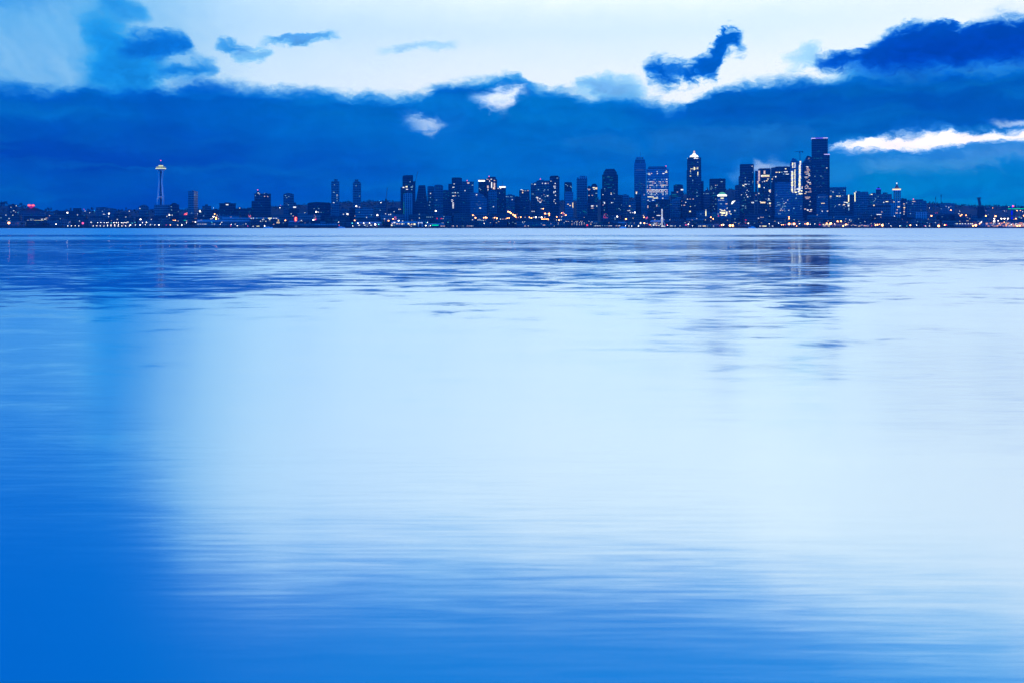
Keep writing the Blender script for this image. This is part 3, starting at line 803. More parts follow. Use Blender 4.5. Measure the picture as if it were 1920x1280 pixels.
for p in ((1473, 317.3, 3.4, 'y', 1.6), (1456, 323.6, 5, 'a', 1.6), (1461.4, 323.6, 3, 'y', 1.9), (1466, 323.4, 3.6, 'c', 1.2), (1473.5, 322.7, 8.4, 'w', 1.6), (1469.5, 327, 3, 'c', 1.4), (1476, 327.3, 7, 'w', 1.5), (1454.4, 331.8, 3, 'w', 2.6), (1449.8, 332, 1.4, 'c', 1.4), (1447.8, 336.2, 2.2, 'a', 2), (1447, 341, 1.6, 'c', 1.6), (1458.5, 345.1, 5, 't', 1.4), (1466, 348.6, 2.4, 'w', 1.3), (1469, 347, 1.6, 'c', 1.2), (1473.4, 347.6, 3.6, 'p', 2), (1479.2, 349.6, 2.4, 'p', 2), (1460, 362.8, 5, 'c', 1.1), (1464.5, 362.8, 3.6, 'w', 1.1), (1467.5, 362.8, 2, 'p', 1.1), (1461, 365, 4, 'c', 1.1), (1476.2, 363, 2, 'w', 1.6)):
    B.attach(p[0], p[1], p[2], p[4], WINM[p[3]])
B = tower('pale speckled mid-rise before the broad row-lit tower', OB, 2720, [W(1452.5, 1482.6, 343), ('penthouse', 1458, 1474, 342, 343)], 'glass', 0, 'the pale speckled mid-rise')
for p in ((1457.7, 380.3, 1.8, 'c'), (1460.6, 380.4, 1.2, 'c'), (1473.6, 380.4, 1.8, 'w'), (1470, 382.4, 3.4, 'p'), (1476, 382.6, 1.8, 'd'), (1460.3, 384.8, 7, 'c'), (1468, 387.2, 2, 'c'), (1472, 387.2, 3.6, 'c'), (1464.8, 392.4, 1.9, 'w'), (1470.8, 392.5, 1.5, 'c'), (1463.5, 395, 3, 'p'), (1467.6, 395, 2.2, 'p'), (1479, 395, 2.6, 'w'), (1460, 401.5, 2, 'c'), (1462.8, 401.5, 2, 'c'), (1477, 375.8, 1.8, 'w')):
    B.attach(p[0], p[1], p[2], 1.3, WINM[p[3]])
B.fill(1455, 1481, 356, 404, 50, 'tttcdd')
# peaked twin-shaft
B = tower('peak-roofed tower with two blazing full-height light shafts', OT, 2860,
          [W('prof', [(1481, None), (1481, 308), (1482, 304), (1486.5, 297), (1493, 301), (1500, 304.6), (1505, 306), (1505, None)]), ('roof_truss', 'prof', [(1481.6, 304.6), (1486.2, 296.4), (1487.4, 296.2), (1494, 299.6), (1494, 300.8), (1487.2, 297.6), (1482.6, 305)], 'steel', .8)], 'glass', 0, 'the twin light-shaft tower')
for i in range(21):
    yy = 306.5 + i * 2.6
    gap = i in (4, 5)
    if not gap:
        B.attach(1486.3 - (i > 5) * .9 + RND.uniform(-.3, .3), yy, RND.choice((3.4, 4.2, 4.6)) - 1.2 * (i < 4), 2.1, RND.choice(('w_yellow', 'w_white', 'w_yellow')))
    if i not in (4,):
        B.attach(1490.5 + RND.uniform(-.2, .2), yy, RND.choice((1.8, 2.4)), 2.2, RND.choice(('w_yellow', 'w_white')))
for i in range(22):
    B.attach(1500.6 - (i > 2) * 1.0 - (i > 12) * .4 + RND.uniform(-.2, .2), 303.6 + i * 2.55, 3.4 if i < 3 else RND.choice((4.4, 5, 4)), 2.2, RND.choice(('w_yellow', 'w_white')))
for p in ((1496, 355, 6, 'w', 2.4), (1492, 361, 5, 'y', 2.4), (1497.5, 360, 4, 'w', 3), (1503, 358.6, 3.6, 'y', 2.6), (1503.8, 353.4, 2, 'w', 3), (1500, 364, 6, 'y', 2.6), (1494, 365.4, 3, 'c', 2), (1486.6, 361, 2, 'w', 2), (1505, 351, 2.4, 'p', 2), (1492.5, 372.6, 2.4, 'c', 1.4), (1488.5, 391, 2.6, 'c', 2), (1500, 363, 2, 'w', 2), (1503.6, 363.6, 2.6, 'y', 1.8)):
    B.attach(p[0], p[1], p[2], p[4], WINM[p[3]])
B.fill(1483, 1504, 370, 408, 14, 'tttc')
TWIN = B
B = tower('sloped-roof tower with lit window rows beside the tallest black tower', OT, 2960,
          [W('prof', [(1505, None), (1505, 304.6), (1513.6, 292.4), (1519, 293.4), (1522.4, 296), (1522.4, None)]), ('roof_glazing', 'prof', [(1505.4, 304.8), (1513.4, 293), (1511, 300), (1506.4, 305.6)], 'pale', 1.03)], 'dark', 0, 'the slope-roofed lit tower')
for yy in (297.5, 299.4, 302.5, 313, 315, 317.4, 319.5, 322, 324, 327, 330, 332.6, 335, 337.6, 340.5, 343, 345.6, 348, 351, 354, 357, 360.5, 363.5, 370.2, 373):
    for q in range(3 if yy > 310 else 1):
        if RND.random() < .82:
            x = RND.uniform(1509, 1519.5) if yy > 310 else RND.uniform(1516, 1519.5)
            B.attach(x, yy, RND.choice((1.6, 2.6, 4, 5.4)), 1.2, WINM[RND.choice('ppwad')])
for p in ((1514.4, 370.4, 12, 'p', 1), (1513.5, 373.4, 10, 'd', 1), (1519, 378.4, 1.6, 'w', 1.4), (1518, 385, 3, 'c', 1.2), (1509.5, 392.5, 4, 'p', 2), (1514.5, 394.5, 4, 'w', 2.6), (1521, 394, 4, 'w', 2), (1519.3, 397, 6, 'p', 1.2)):
    B.attach(p[0], p[1], p[2], p[4], WINM[p[3]])
# the tallest
B = tower('tallest black glass tower with a violet-white light line on its roof', OT, 3050,
          [W(1521.6, 1552, 260.2), ('east_wing', 1552, 1555.6, 290.8, None, None, .8), ('crown_light', 1521.2, 1552.2, 258.8, 260.2, 'crown_violet', 1.01), ('crown_blue_light', 1529, 1543, 258.9, 260.1, 'crown_blue', 1.03),
           ('roof_cap', 1524, 1549, 257.6, 258.8), ('mast', 1543.8, 1544.2, 254, 257.6, 'steel', .03), ('shoulder_light', 1545, 1555.8, 289.6, 290.8, 'crown_violet', 1.02)], 'dark', 0, 'the tallest black tower')
for p in ((1527, 297, 3, 't', 1.4), (1533, 297.2, 7, 't', 1.2), (1540, 297, 5, 't', 1.2), (1550.2, 315.6, 1.8, 'w', 1.6), (1534.6, 284, 6, 't', 1), (1527, 312, 2, 't', 1), (1543, 312, 8, 't', 1), (1528, 331, 2, 'c', 1.2), (1539.4, 330.8, 2.4, 'c', 1.2), (1542, 331.4, 2, 't', 1.4), (1542.6, 334.6, 4, 'd', 1.3), (1528, 343.5, 1.6, 't', 1.2), (1544, 344, 4, 't', 1.4), (1536, 343.6, 2, 't', 1), (1532, 321, 4, 't', 1), (1547, 320, 3, 't', 1)):
    B.attach(p[0], p[1], p[2], p[4], WINM[p[3]])
B.fill(1524, 1551, 322, 362, 10, 'td')
TALL = B
B = tower('pale mid-rise standing before the tallest black tower', OB, 2740, [W(1531, 1553, 366), ('penthouse', 1535, 1548, 365, 366)], 'glass', 0, 'the pale mid-rise before the tallest tower')
for p in ((1542, 370, 15, 'd', 1.2), (1535, 370.2, 1.6, 'c', 1.4), (1543, 381.8, 8, 'a', 1.6), (1541.6, 396.6, 2, 'w', 2), (1551, 396.6, 1.8, 'w', 1.8), (1557, 396.4, 2, 'p', 1.8), (1562.5, 396.4, 2, 'p', 1.8), (1538, 388, 5, 't', 1), (1532.4, 404, 2.2, 'w', 1.6)):
    B.attach(p[0], p[1], p[2], p[4], WINM[p[3]])
B.fill(1533, 1552, 372, 410, 9, 'tttd')
# south of the tallest tower
B = tower('square mid-rise with a thin pale roof line right of the tallest tower', OB, 2900, [W(1555.6, 1586.5, 352.4), ('parapet', 1555, 1587, 351.3, 352.4, 'pale', 1.02)], 'mid', 0, 'the square mid-rise')
for p in ((1562, 360.5, 2, 'w', 1.6), (1557.5, 368.6, 3.6, 'a', 2), (1570, 368.2, 5, 'y', 1.4), (1575, 368.2, 3.4, 'a', 2), (1583, 358, 1.6, 'c', 1.6), (1557, 371.5, 3, 'c', 1.2), (1573.6, 384.4, 3, 'w', 1.4), (1566.4, 386.6, 1.8, 'c', 1.2), (1585.6, 380, 5, 'w', 1.5), (1582.4, 384.4, 4, 'a', 2.6), (1585, 388, 1.4, 'c', 1.4)):
    B.attach(p[0], p[1], p[2], p[4], WINM[p[3]])
B.fill(1557, 1585, 355, 400, 34, 'tttc', 1.4)
B = tower('low block with two yellow vertical light strips', OB, 2840, [W(1586.5, 1600.5, 366.4), ('penthouse', 1589, 1598, 365.2, 366.4)], 'mid', 0, 'the yellow-strip block')
for p in ((1591.2, 372.4, 1.9, 'y', 13), (1590.8, 382.5, 6, 'c', 2), (1591, 386, 3.6, 'w', 4), (1591.6, 392.6, 1.6, 'c', 5), (1585, 380.3, 4, 'y', 1.6)):
    B.attach(p[0], p[1], p[2], p[4], WINM[p[3]])
B = tower('sharp-cornered block with a tall yellow light strip on its left edge', OB, 2800, [W(1600.5, 1628, 360.6), ('upper_storeys', 1606, 1613, 358.8, 360.6), ('roof_cap', 1616, 1627, 359.8, 360.6)], 'concrete', 0, 'the yellow-edged block')
for p in ((1603, 369.8, 1.6, 'y', 17), (1602.4, 363, 3, 'w', 1.6), (1605, 360.2, 1.6, 'w', 1.6)):
    B.attach(p[0], p[1], p[2], p[4], WINM[p[3]])
B.fill(1606, 1627, 366, 404, 9, 'ttd')
B = tower('small tower with a glowing blue roof cap among the southern blocks', OT, 2980, [W(1642.4, 1652, 355.6), ('crown_light', 1643, 1651.2, 353.8, 355.6, 'crown_blue', .9), ('roof_cap', 'prof', [(1644, 353.8), (1646.6, 351), (1647.6, 351), (1650, 353.8)], None, .7)], 'dark', 0, 'the blue-capped small tower')
B.fill(1643, 1651, 359, 364, 2, 't')
B = tower('stepped hillside block below the blue-capped small tower', AB, 2880, [W(1628, 1672, 364.5), ('upper_storeys', 1634, 1642, 361.8, 364.5, None, .6), ('east_storeys', 1655, 1664, 361.4, 364.5, None, .6)], 'mid', 0, 'the stepped hillside block')
for p in ((1634.4, 365, 3.6, 'y', 1.6), (1631, 365.6, 1.6, 'c', 1.2), (1641.6, 373.4, 2, 'c', 1.8), (1646, 368, 3, 't', 1.2), (1661.5, 364.8, 3, 't', 1.6), (1663, 378.8, 6, 'y', 1.5), (1657, 380, 2.4, 'w', 1.6), (1634, 379, 4, 't', 1.4), (1640, 377, 2, 'c', 1.2), (1636, 382, 3, 't', 1), (1659, 370, 2, 't', 1)):
    B.attach(p[0], p[1], p[2], p[4], WINM[p[3]])
B.fill(1630, 1671, 368, 384, 16, 'ttdc')
B = tower('wide plain block with a dark cornice at the south waterfront', OB, 2640, [W(1628, 1670, 388), ('cornice', 1626.6, 1671, 386, 388, 'roof_dark', 1.03)], 'mid', 0, 'the corniced wide block')
for p in ((1638.6, 385.6, 3, 'a', 2.6), (1648, 402.8, 11, 'w', 1.4), (1653.5, 398, 2.2, 'p', 1.8), (1629.4, 407, 2.4, 'w', 2.2), (1633.6, 404.6, 1.8, 'c', 2), (1650, 408, 2, 'c', 1.8), (1664, 411.5, 3.4, 'p', 1.2), (1660, 395, 2, 't', 1.2)):
    B.attach(p[0], p[1], p[2], p[4], WINM[p[3]])
# pyramid-spired white tower
B = tower('old white tower with a slate pyramid spire and lit cornice', OT, 2760,
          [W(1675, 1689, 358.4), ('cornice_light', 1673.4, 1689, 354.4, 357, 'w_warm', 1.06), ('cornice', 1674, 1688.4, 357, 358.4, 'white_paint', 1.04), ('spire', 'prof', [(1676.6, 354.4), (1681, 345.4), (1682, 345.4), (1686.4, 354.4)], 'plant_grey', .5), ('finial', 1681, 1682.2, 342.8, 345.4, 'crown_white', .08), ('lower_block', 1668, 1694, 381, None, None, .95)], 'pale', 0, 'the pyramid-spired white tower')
for p in ((1676, 379, 3, 'a', 1.5), (1685, 379, 4, 'w', 1.2), (1685, 388.4, 5, 'a', 2.4), (1682, 394, 2.4, 'p', 1.8), (1681, 400, 5, 'p', 1.6), (1688, 400, 2, 'w', 1.8), (1677, 368, 1, 't', 14), (1681.6, 367, 1, 't', 14), (1685.6, 368, 1, 't', 14), (1677, 406, 2, 'w', 2)):
    B.attach(p[0], p[1], p[2], p[4], WINM[p[3]])
B = tower('dim block with stacked balcony lights right of the white spired tower', AB, 2700, [W(1689.4, 1700.5, 373.6), ('penthouse', 1690, 1694.4, 372, 373.6), ('roof_plant', 1695, 1699, 372.7, 373.6, 'plant_grey')], 'dark', 0, 'the balcony-lit block')
for p in ((1695, 382.8, 3, 'p', 2.2), (1695.4, 386.4, 2.6, 'c', 1.4), (1695.6, 390, 4, 'a', 2.4), (1695.3, 397.4, 2.8, 'p', 2.8), (1695.4, 393, 1.6, 'p', 1.6), (1701, 381, 2, 'c', 1.6), (1695, 402, 2.4, 'w', 1.2)):
    B.attach(p[0], p[1], p[2], p[4], WINM[p[3]])
B = tower('broad hilltop block with a pink beacon on its left corner', AB, 2900, [W(1700.5, 1737, 377), ('upper_storeys', 1714, 1731, 374.2, 377)], 'mid', 0, 'the pink-beaconed hilltop block')
for p in ((1713.4, 378.2, 7, 'p', 1.3), (1711, 382.5, 2.6, 'c', 1.4), (1726.6, 382.6, 3, 't', 1.4), (1727, 394.5, 3, 'd', 1.4), (1716, 405, 2, 't', 1.4), (1707, 401, 2, 'c', 1.6)):
    B.attach(p[0], p[1], p[2], p[4], WINM[p[3]])
B.fill(1703, 1736, 384, 404, 8, 'ttd')
BEACONS.append((B, 1712.6, 373.4, 'lamp_pink'))
B = tower('pale striped warehouse below the pink-beaconed hilltop block', 'warehouse', 2560, [W(1716, 1739, 397.6), ('roof', 1715.4, 1739.6, 396.4, 397.6, 'roof_dark', 1.02)], 'pale', 0, 'the striped warehouse')
B = tower('hill block with a level top beyond the two thin masts', AB, 3500, [W(1762.5, 1790, 382), ('penthouse', 1770, 1782, 381, 382)], 'mid', 0, 'the level-topped hill block')
B.fill(1764, 1789, 384, 394, 7, 'tcw')

# roof beacons: a short mast with a pink ball
for b, px, py, mat in BEACONS:
    f = b.s
    x, z = (px - b.xc) * f * b.k, zof(py, b.D) - b.z0
    m = MB().tube((x, 0, z - 5), (x, 0, z), .25).build('beacon_mast', 'steel', b.o)
    MB().ball((x, 0, z), 1.5).build('beacon', mat, b.o)

# ------------------------------------------------------------------ low waterfront blocks
REFS = [(sum(t[0] + t[1] for t in b.tiers[:1]) / 2, b.ref) for b in BLDS if b.ref]
REFS.append((301.5, 'the saucer-topped tower'))
TONE = dict(dark='dark', mid='grey', concrete='pale grey', brown='brown', pale='light grey')
TAKEN = set()


def low_label(c, tone, kind):
    for px, ref in sorted(REFS, key=lambda r: abs(r[0] - c)):
        rel = 'low at the foot of' if abs(px - c) < 9 else ('low to the right of' if px < c else 'low to the left of')
        lab = f'{tone} {kind} {rel} {ref}'
        if lab not in TAKEN:
            TAKEN.add(lab)
            return lab


rl = random.Random(5)
x = -14.0
rows = []
while x < 1935:
    w = rl.uniform(17, 40)
    rows.append((x, x + w, rl.uniform(409, 416.5), rl.uniform(2475, 2560)))
    x += w - rl.uniform(-1, 2)
x = -10.0
while x < 1935:
    w = rl.uniform(24, 52)
    yt = rl.uniform(400, 409)
    if 1325 < x < 1372 or 1205 < x < 1260 or 1440 < x < 1500:
        yt = max(yt, 409)
    rows.append((x, x + w, yt, rl.uniform(2575, 2630)))
    x += w + rl.uniform(-2, 9)
for a, b_, yt, D in rows:
    mat = rl.choice(('dark', 'mid', 'mid', 'brown', 'dark', 'concrete'))
    kind = rl.choice(('flat-roofed block', 'gabled warehouse', 'brick block', 'stepped block'))
    if kind == 'brick block':
        mat = 'brown'
    c = (a + b_) / 2
    lab = low_label(c, TONE[mat], kind)
    if kind == 'gabled warehouse':
        ts = [W(a, b_, yt + 2), ('roof', 'prof', [(a - .5, yt + 2), (c, yt), (b_ + .5, yt + 2)], rl.choice(('roof_dark', 'plant_grey')), 1.02)]
    elif kind == 'stepped block':
        q = a + (b_ - a) * rl.uniform(.35, .6)
        ts = [W(a, b_, yt + 2.4), ('upper_storeys', a + .5, q, yt, yt + 2.4)]
    else:
        q = a + (b_ - a) * rl.uniform(.2, .6)
        ts = [W(a, b_, yt), ('roof_plant', q, q + rl.uniform(3, 6), yt - 1.1, yt, 'plant_grey')]
    B = Bld('warehouse' if 'ware' in kind else 'low_block', lab, 'warehouse' if 'ware' in kind else 'low building', D, ts, mat, rl.choice((0, 0, 8, -8)))
    B.low = True
    n = rl.randint(2, 6) if c < 950 else rl.randint(3, 9)
    B.fill(a + 1, b_ - 1, yt + 2.4, 422, n, 'ttttdtcp' if c < 900 else 'tttdcpwa', 1.5, 1.0)

# ------------------------------------------------------------------ pier sheds along the quay
def pier(x0, x1, yr, ye, wall, roof, label, D=2425, name='pier_shed'):
    c = (x0 + x1) / 2
    return Bld(name, label, 'pier building', D, [W(x0, x1, ye), ('roof', 'prof', [(x0 - .6, ye), (x0 + 2, yr), (x1 - 2, yr), (x1 + .6, ye)], roof, 1.06)], wall, 0, depth=28)


Q = pier(369, 415, 413.4, 416, 'mid', 'roof_pale', 'blue-grey roofed pier shed with small white lights, right of the lone slab tower')
for px in (366.5, 370, 371.6, 374, 376.4, 380.5, 384, 386, 388.5, 397, 398.8, 402):
    Q.attach(max(px, 370), 420.8, 1.7, 1.4, RND.choice(('w_cool', 'w_white', 'w_teal')))
Q = Bld('pier_hall', 'terraced pier hall with layered pale roofs below the lit-sign block', 'pier building', 2430,
        [W(415, 470, 415.5), ('roof', 414, 471, 413.8, 415.5, 'roof_pale', 1.05), ('upper_storeys', 417, 468, 410.6, 413.8, None, .8), ('upper_roof', 416, 469.6, 408.6, 410.6, 'roof_pale', .86)], 'mid', 0, depth=30)
for p in ((413.5, 417.5, 2.4, 'w', 2), (448, 412.4, 2.6, 't', 1.4), (450, 424.3, 22, 'd', 1), (441, 421, 1.6, 'w', 1.8), (461, 420.4, 3, 'w', 1.2), (456, 421.3, 1.6, 'c', 1)):
    Q.attach(p[0], p[1], p[2], p[4], WINM[p[3]])
Q = pier(470.5, 524, 408.6, 410.6, 'dark', 'roof_pale', 'long pier hall with broken rows of white lights below the pink-peaked tower')
for a, b_, yy, k, h in ((480, 483, 409.8, 'c', 1.4), (484, 487.5, 410, 't', 1.4), (493, 495, 410, 'p', 1.4), (496.5, 498.5, 410, 't', 1.4), (501.4, 511, 409.8, 'y', 1.7), (512, 515, 409.8, 'w', 1.6), (516.6, 520, 409.8, 'w', 1.6), (491.5, 494.2, 412.4, 'w', 1.7), (494.6, 496.6, 412.4, 'c', 1.4), (503.6, 507.8, 412.4, 'w', 1.5), (487, 490, 415.4, 'w', 1.3), (491.6, 493.4, 415.4, 'c', 1.2), (497, 499.8, 415.5, 'w', 1.5), (503, 509, 415.4, 'd', 1.2), (511.5, 514.6, 421.2, 'p', 1.4), (507.4, 509.6, 418.6, 't', 1.4), (473, 476.5, 424.8, 'w', 1.1), (480, 487.4, 424.6, 'y', 1.1), (470.6, 473, 410.4, 'w', 1.6), (474.6, 477, 410.2, 'w', 1.5)):
    Q.strip(a, b_, yy, h, k)
for px, py, hh in ((519.8, 418, 3.4), (524, 418, 3.4), (522, 415, 1.4), (522, 412.8, 1.4)):
    Q.attach(px, py, 2.3 if hh > 2 else 3.4, hh, 'w_warm')
Q = pier(541, 561.5, 414.6, 416.4, 'mid', 'roof_pale', 'plain pier shed directly below the red letter sign')
for px in (553.6, 556.4):
    Q.attach(px, 424.6, 1.7, 1.2, 'w_cool')
Q = Bld('pier_shed', 'low pier shed fronted by a chain of small arched bays', 'pier building', 2422, [W(562, 634, 419)] + [('gable', 'prof', [(590 + i * 5.4, 422.4), (590.6 + i * 5.4, 421), (592.5 + i * 5.4, 420), (594.4 + i * 5.4, 421), (595 + i * 5.4, 422.4)], 'roof_pale', 1.04) for i in range(8)], 'concrete', 0, depth=26)
Q.attach(630.8, 412, 1, 1, 'w_teal')
Q = pier(666, 716, 416.6, 419.4, 'mid', 'roof_pale', 'pale-roofed pier shed behind four big white quay lamps')
for px, w_ in ((673.4, 4.4), (684, 3.4), (695.4, 4.6)):
    Q.attach(px, 422.8, w_, 1.6, 'w_white')
for px, py, k in ((687, 421, 'c'), (690, 421, 'c'), (688.8, 424.6, 'w'), (686.4, 424.4, 'c'), (697.4, 424, 'c'), (706, 424.4, 'p'), (711, 424.4, 't'), (675.8, 423, 't'), (659.5, 424.6, 't'), (680, 424.6, 't')):
    Q.attach(px, py, 1.5, 1.3, WINM[k])
Q = pier(733, 783, 416, 418.6, 'mid', 'roof_pale', 'busy pier hall with clustered warm lights below the bright-banded tower')
for px, py, w_, h, k in ((735.6, 419, 3, 3.4, 'p'), (739.6, 418, 4.4, 3, 'w'), (744.5, 420.2, 5, 2, 'p'), (749, 420.3, 4, 1.6, 'p'), (754, 420.4, 2.8, 2.8, 'y'), (757.4, 420, 2, 1.5, 'w'), (766, 420, 4, 3, 'y'), (768.5, 422.6, 2, 2, 'a'), (772, 421, 3, 2.4, 'a'), (777.2, 421, 4.6, 3.6, 'y'), (771, 424.8, 1.8, 1.2, 'w'), (718.4, 423, 1.6, 2, 'p'), (721, 422.6, 2, 2.4, 'w'), (724.4, 423, 4, 2.4, 'y'), (727.6, 422.4, 1.6, 2.6, 'w'), (717, 424.4, 2, 1.2, 't'), (741, 424.8, 2, 1, 't'), (774, 418.8, 1.6, 1.2, 't'), (779, 424.4, 2, 1, 't'), (739, 423, 1.8, 1.6, 'c')):
    Q.attach(max(px, 734), py, w_, h, WINM[k])
Q = Bld('gateway', 'small white-lit gateway frame on the quay below the flared dark tower', 'gateway', 2420, [('beam', 783.6, 792.6, 417, 419, 'white_paint'), ('post', 783.8, 785.4, 419, None, 'white_paint'), ('post', 790.8, 792.4, 419, None, 'white_paint')], 'white_paint', 0, depth=4)
for px, py, w_, h, k in ((784.9, 418.6, 2, 2.8, 'w'), (791.2, 418.4, 2, 2.8, 'w'), (788, 418.2, 2, 1.4, 'w'), (784.6, 421.6, 1, 3, 'c'), (791.5, 421.6, 1.1, 3.6, 'd')):
    Q.attach(px, py, w_, h, WINM[k])
Q = pier(800, 834, 419.6, 421, 'mid', 'roof_pale', 'thin-roofed boat shed with a green light strip along its eaves')
Q.strip(810, 822, 422.8, 1.8, 'lamp_green', 'light_strip')
for px, w_, k in ((828, 5, 'p'), (833, 4, 'p'), (803.6, 2, 'c'), (799, 1, 't')):
    Q.attach(px, 424.5, w_, 1.2, WINM[k])
Q = pier(838, 890, 417, 418.4, 'dark', 'roof_dark', 'dark pier shed with dotted pink lights below the stacked-window tower')
for px, w_, k in ((848, 1.8, 'p'), (850.4, 1.8, 'w'), (857, 3, 'p'), (862.6, 2, 'd'), (866.6, 1.4, 'c'), (869, 1.4, 'c'), (876, 1.8, 'p'), (879.5, 2, 'p'), (882, 1.6, 'p'), (884.5, 2.4, 'w'), (887, 1.6, 'c')):
    Q.attach(px, 424.3, w_, 1.3, WINM[k])
Q = pier(968, 1040, 414.4, 416, 'mid', 'roof_dark', 'long dim pier shed between the orange hill road and the lit-grid pier')
for px, py, w_, k in ((980, 416.8, 2, 'w'), (983.6, 416.4, 1.8, 'w'), (981, 419, 1.6, 'c'), (984.4, 424.4, 3.6, 'p'), (990.6, 424.2, 2, 'w'), (1015, 420, 1.4, 'c'), (1020, 422.6, 6, 'p'), (1033, 420, 1.5, 'p'), (1006, 422, 4, 't'), (1000, 423, 3, 't'), (1030, 424, 2, 't'), (1039, 424.4, 1, 'w')):
    Q.attach(px, py, w_, 1.4, WINM[k])
Q = pier(1060, 1106, 413.6, 415.4, 'dark', 'roof_dark', 'pier building with a grid of small lit windows left of the gem-crowned tower')
for px, w_, k in ((1060.6, 2, 'w'), (1063, 2.6, 'p'), (1066, 2, 'w'), (1072.5, 2.4, 'w'), (1080, 2.4, 'w'), (1083, 2.4, 'a'), (1088.6, 2, 'w'), (1091.4, 3, 'p'), (1104.4, 2, 'w')):
    Q.attach(max(px, 1061), 415.2, w_, 2, WINM[k])
for yy in (418.4, 420.3, 422):
    for px in (1072.4, 1076.8, 1081.6, 1086.6, 1090.6, 1095.6, 1100):
        Q.attach(px, yy, 1.7, 1.2, RND.choice(('w_cool', 'w_dim', 'w_teal', 'w_white', 'w_pink')))
Q.attach(1101, 422.8, 2.6, 2.6, 'lamp_red', 'sign')
Q = pier(1110, 1166, 419.6, 421.2, 'dark', 'roof_dark', 'low pier shed with a bead of white lights before the gem-crowned tower')
for px, w_, k in ((1114, 1.6, 'c'), (1116.4, 2, 'w'), (1119.4, 1.6, 'w'), (1121.4, 1.8, 'w'), (1125, 2, 'w'), (1129.4, 2, 'c'), (1134, 2, 'c'), (1138.3, 1.7, 'c'), (1141.8, 1.8, 'p'), (1144, 1.8, 'w'), (1146.7, 1.6, 'w'), (1153, 1.8, 'd'), (1155.4, 1.8, 'p'), (1157.6, 1.4, 'c'), (1160, 2, 'p'), (1162, 1.8, 'w')):
    Q.attach(px, 424, w_, 1.6, WINM[k])
Q = pier(1158, 1174, 416.8, 419, 'mid', 'roof_pale', 'small pale-roofed kiosk shed right of the bead of waterline lights', 2436)
Q = pier(1219, 1239.4, 414, 416, 'mid', 'white_paint', 'white-roofed pavilion full of bright lights beside the big wheel', 2428, 'pavilion')
for px, py, w_, h, k in ((1225, 419.2, 2.6, 1.8, 'c'), (1228, 419.2, 2.4, 2, 'w'), (1231.4, 419, 2.4, 1.8, 'p'), (1235, 419.4, 1.8, 1.6, 'c'), (1225.6, 422.6, 4, 3, 'w'), (1231, 423, 4.4, 2.6, 'p'), (1221.4, 421, 2, 1.6, 'c'), (1235.6, 423.4, 2, 2, 'y'), (1238, 421, 1.6, 2.4, 'w'), (1221.6, 424.4, 2.4, 1.4, 'p'), (1228.6, 421, 2, 1.4, 'a')):
    Q.attach(px, py, w_, h, WINM[k])
Q = pier(1254, 1300, 418.4, 420, 'dark', 'roof_dark', 'dark pier shed right of the big wheel with a few white lights')
for px, w_, k in ((1257, 2.4, 'w'), (1259.6, 2.6, 'w'), (1266, 2, 'w'), (1275, 2, 'w'), (1262, 1.4, 'c'), (1283, 1.4, 't'), (1290, 1.8, 'p')):
    Q.attach(px, 424.2, w_, 1.5, WINM[k])
Q = pier(1306, 1348, 417.6, 419.4, 'mid', 'roof_dark', 'pier shed with a warm lit doorway below the square tower behind the dome')
for px, w_, k in ((1310.4, 2, 'w'), (1313.6, 2.2, 'w'), (1320.6, 8.4, 'a'), (1326.6, 1.4, 'c'), (1332, 2, 't'), (1338, 1.6, 'w')):
    Q.attach(px, 424.4, w_, 1.9, WINM[k])
Q.attach(1304.6, 418.8, 4.4, 1.2, 'w_cool')
Q = pier(1384, 1410, 420, 422, 'concrete', 'roof_dark', 'pale blank shed on the quay right of the twin red-orange lamps')
Q = pier(1420, 1452, 419.4, 421, 'dark', 'roof_dark', 'dark pier shed with a strip of yellow windows below the lit-cornered tower')
for px, w_, k in ((1425, 3.6, 'w'), (1429.6, 3, 'a'), (1433.8, 9.6, 'y'), (1448.6, 3, 'w'), (1443, 2, 'c')):
    Q.attach(px, 424.5, w_, 1.6, WINM[k])
Q = pier(1536, 1592, 418.6, 420.2, 'mid', 'roof_dark', 'warm-lit quay shed below the tallest black tower')
for px, py, w_, h, k in ((1543.6, 421.6, 3, 2, 'y'), (1547.4, 421.4, 3, 2.4, 'a'), (1551, 421.8, 3.4, 2, 'a'), (1555, 421.6, 4, 2.6, 'y'), (1546, 424, 6, 1.6, 'p'), (1554, 424.4, 5, 1.4, 'a'), (1562.6, 422, 3, 1.4, 'd'), (1566, 422.4, 2.4, 1.4, 'p'), (1581, 425, 4, 1.4, 'a'), (1585, 422.6, 4, 2, 'y'), (1589, 421.8, 3, 2, 'a'), (1576, 421, 2, 1.4, 'd'), (1572, 423.6, 2, 1.2, 't')):
    Q.attach(px, py, w_, h, WINM[k])
Q = pier(1594, 1632, 419.4, 421, 'mid', 'roof_dark', 'dusky pink-lit quay shed below the yellow-edged block')
for i in range(13):
    Q.attach(1597 + i * 2.5 + RND.uniform(-.5, .5), 423 + RND.uniform(-1.4, 1.6), RND.uniform(1.4, 3), 1.3, RND.choice(('w_pink', 'w_pink', 'w_dim', 'w_warm')))
Q = pier(1788, 1832, 416.4, 418.4, 'mid', 'roof_dark', 'long shed with greenish white lamps left of the orange-lit port')
for px, k in ((1792, 'c'), (1794.6, 'y'), (1800, 'y'), (1804.6, 'w'), (1810, 'w'), (1815.6, 'w'), (1820, 'w'), (1823, 'y')):
    Q.attach(px, 420, 2.6, 1.9, WINM[k])
Q = pier(1838, 1932, 416.6, 417.8, 'pale', 'roof_dark', 'long port terminal floodlit orange at the right edge', 2420, 'port_terminal')
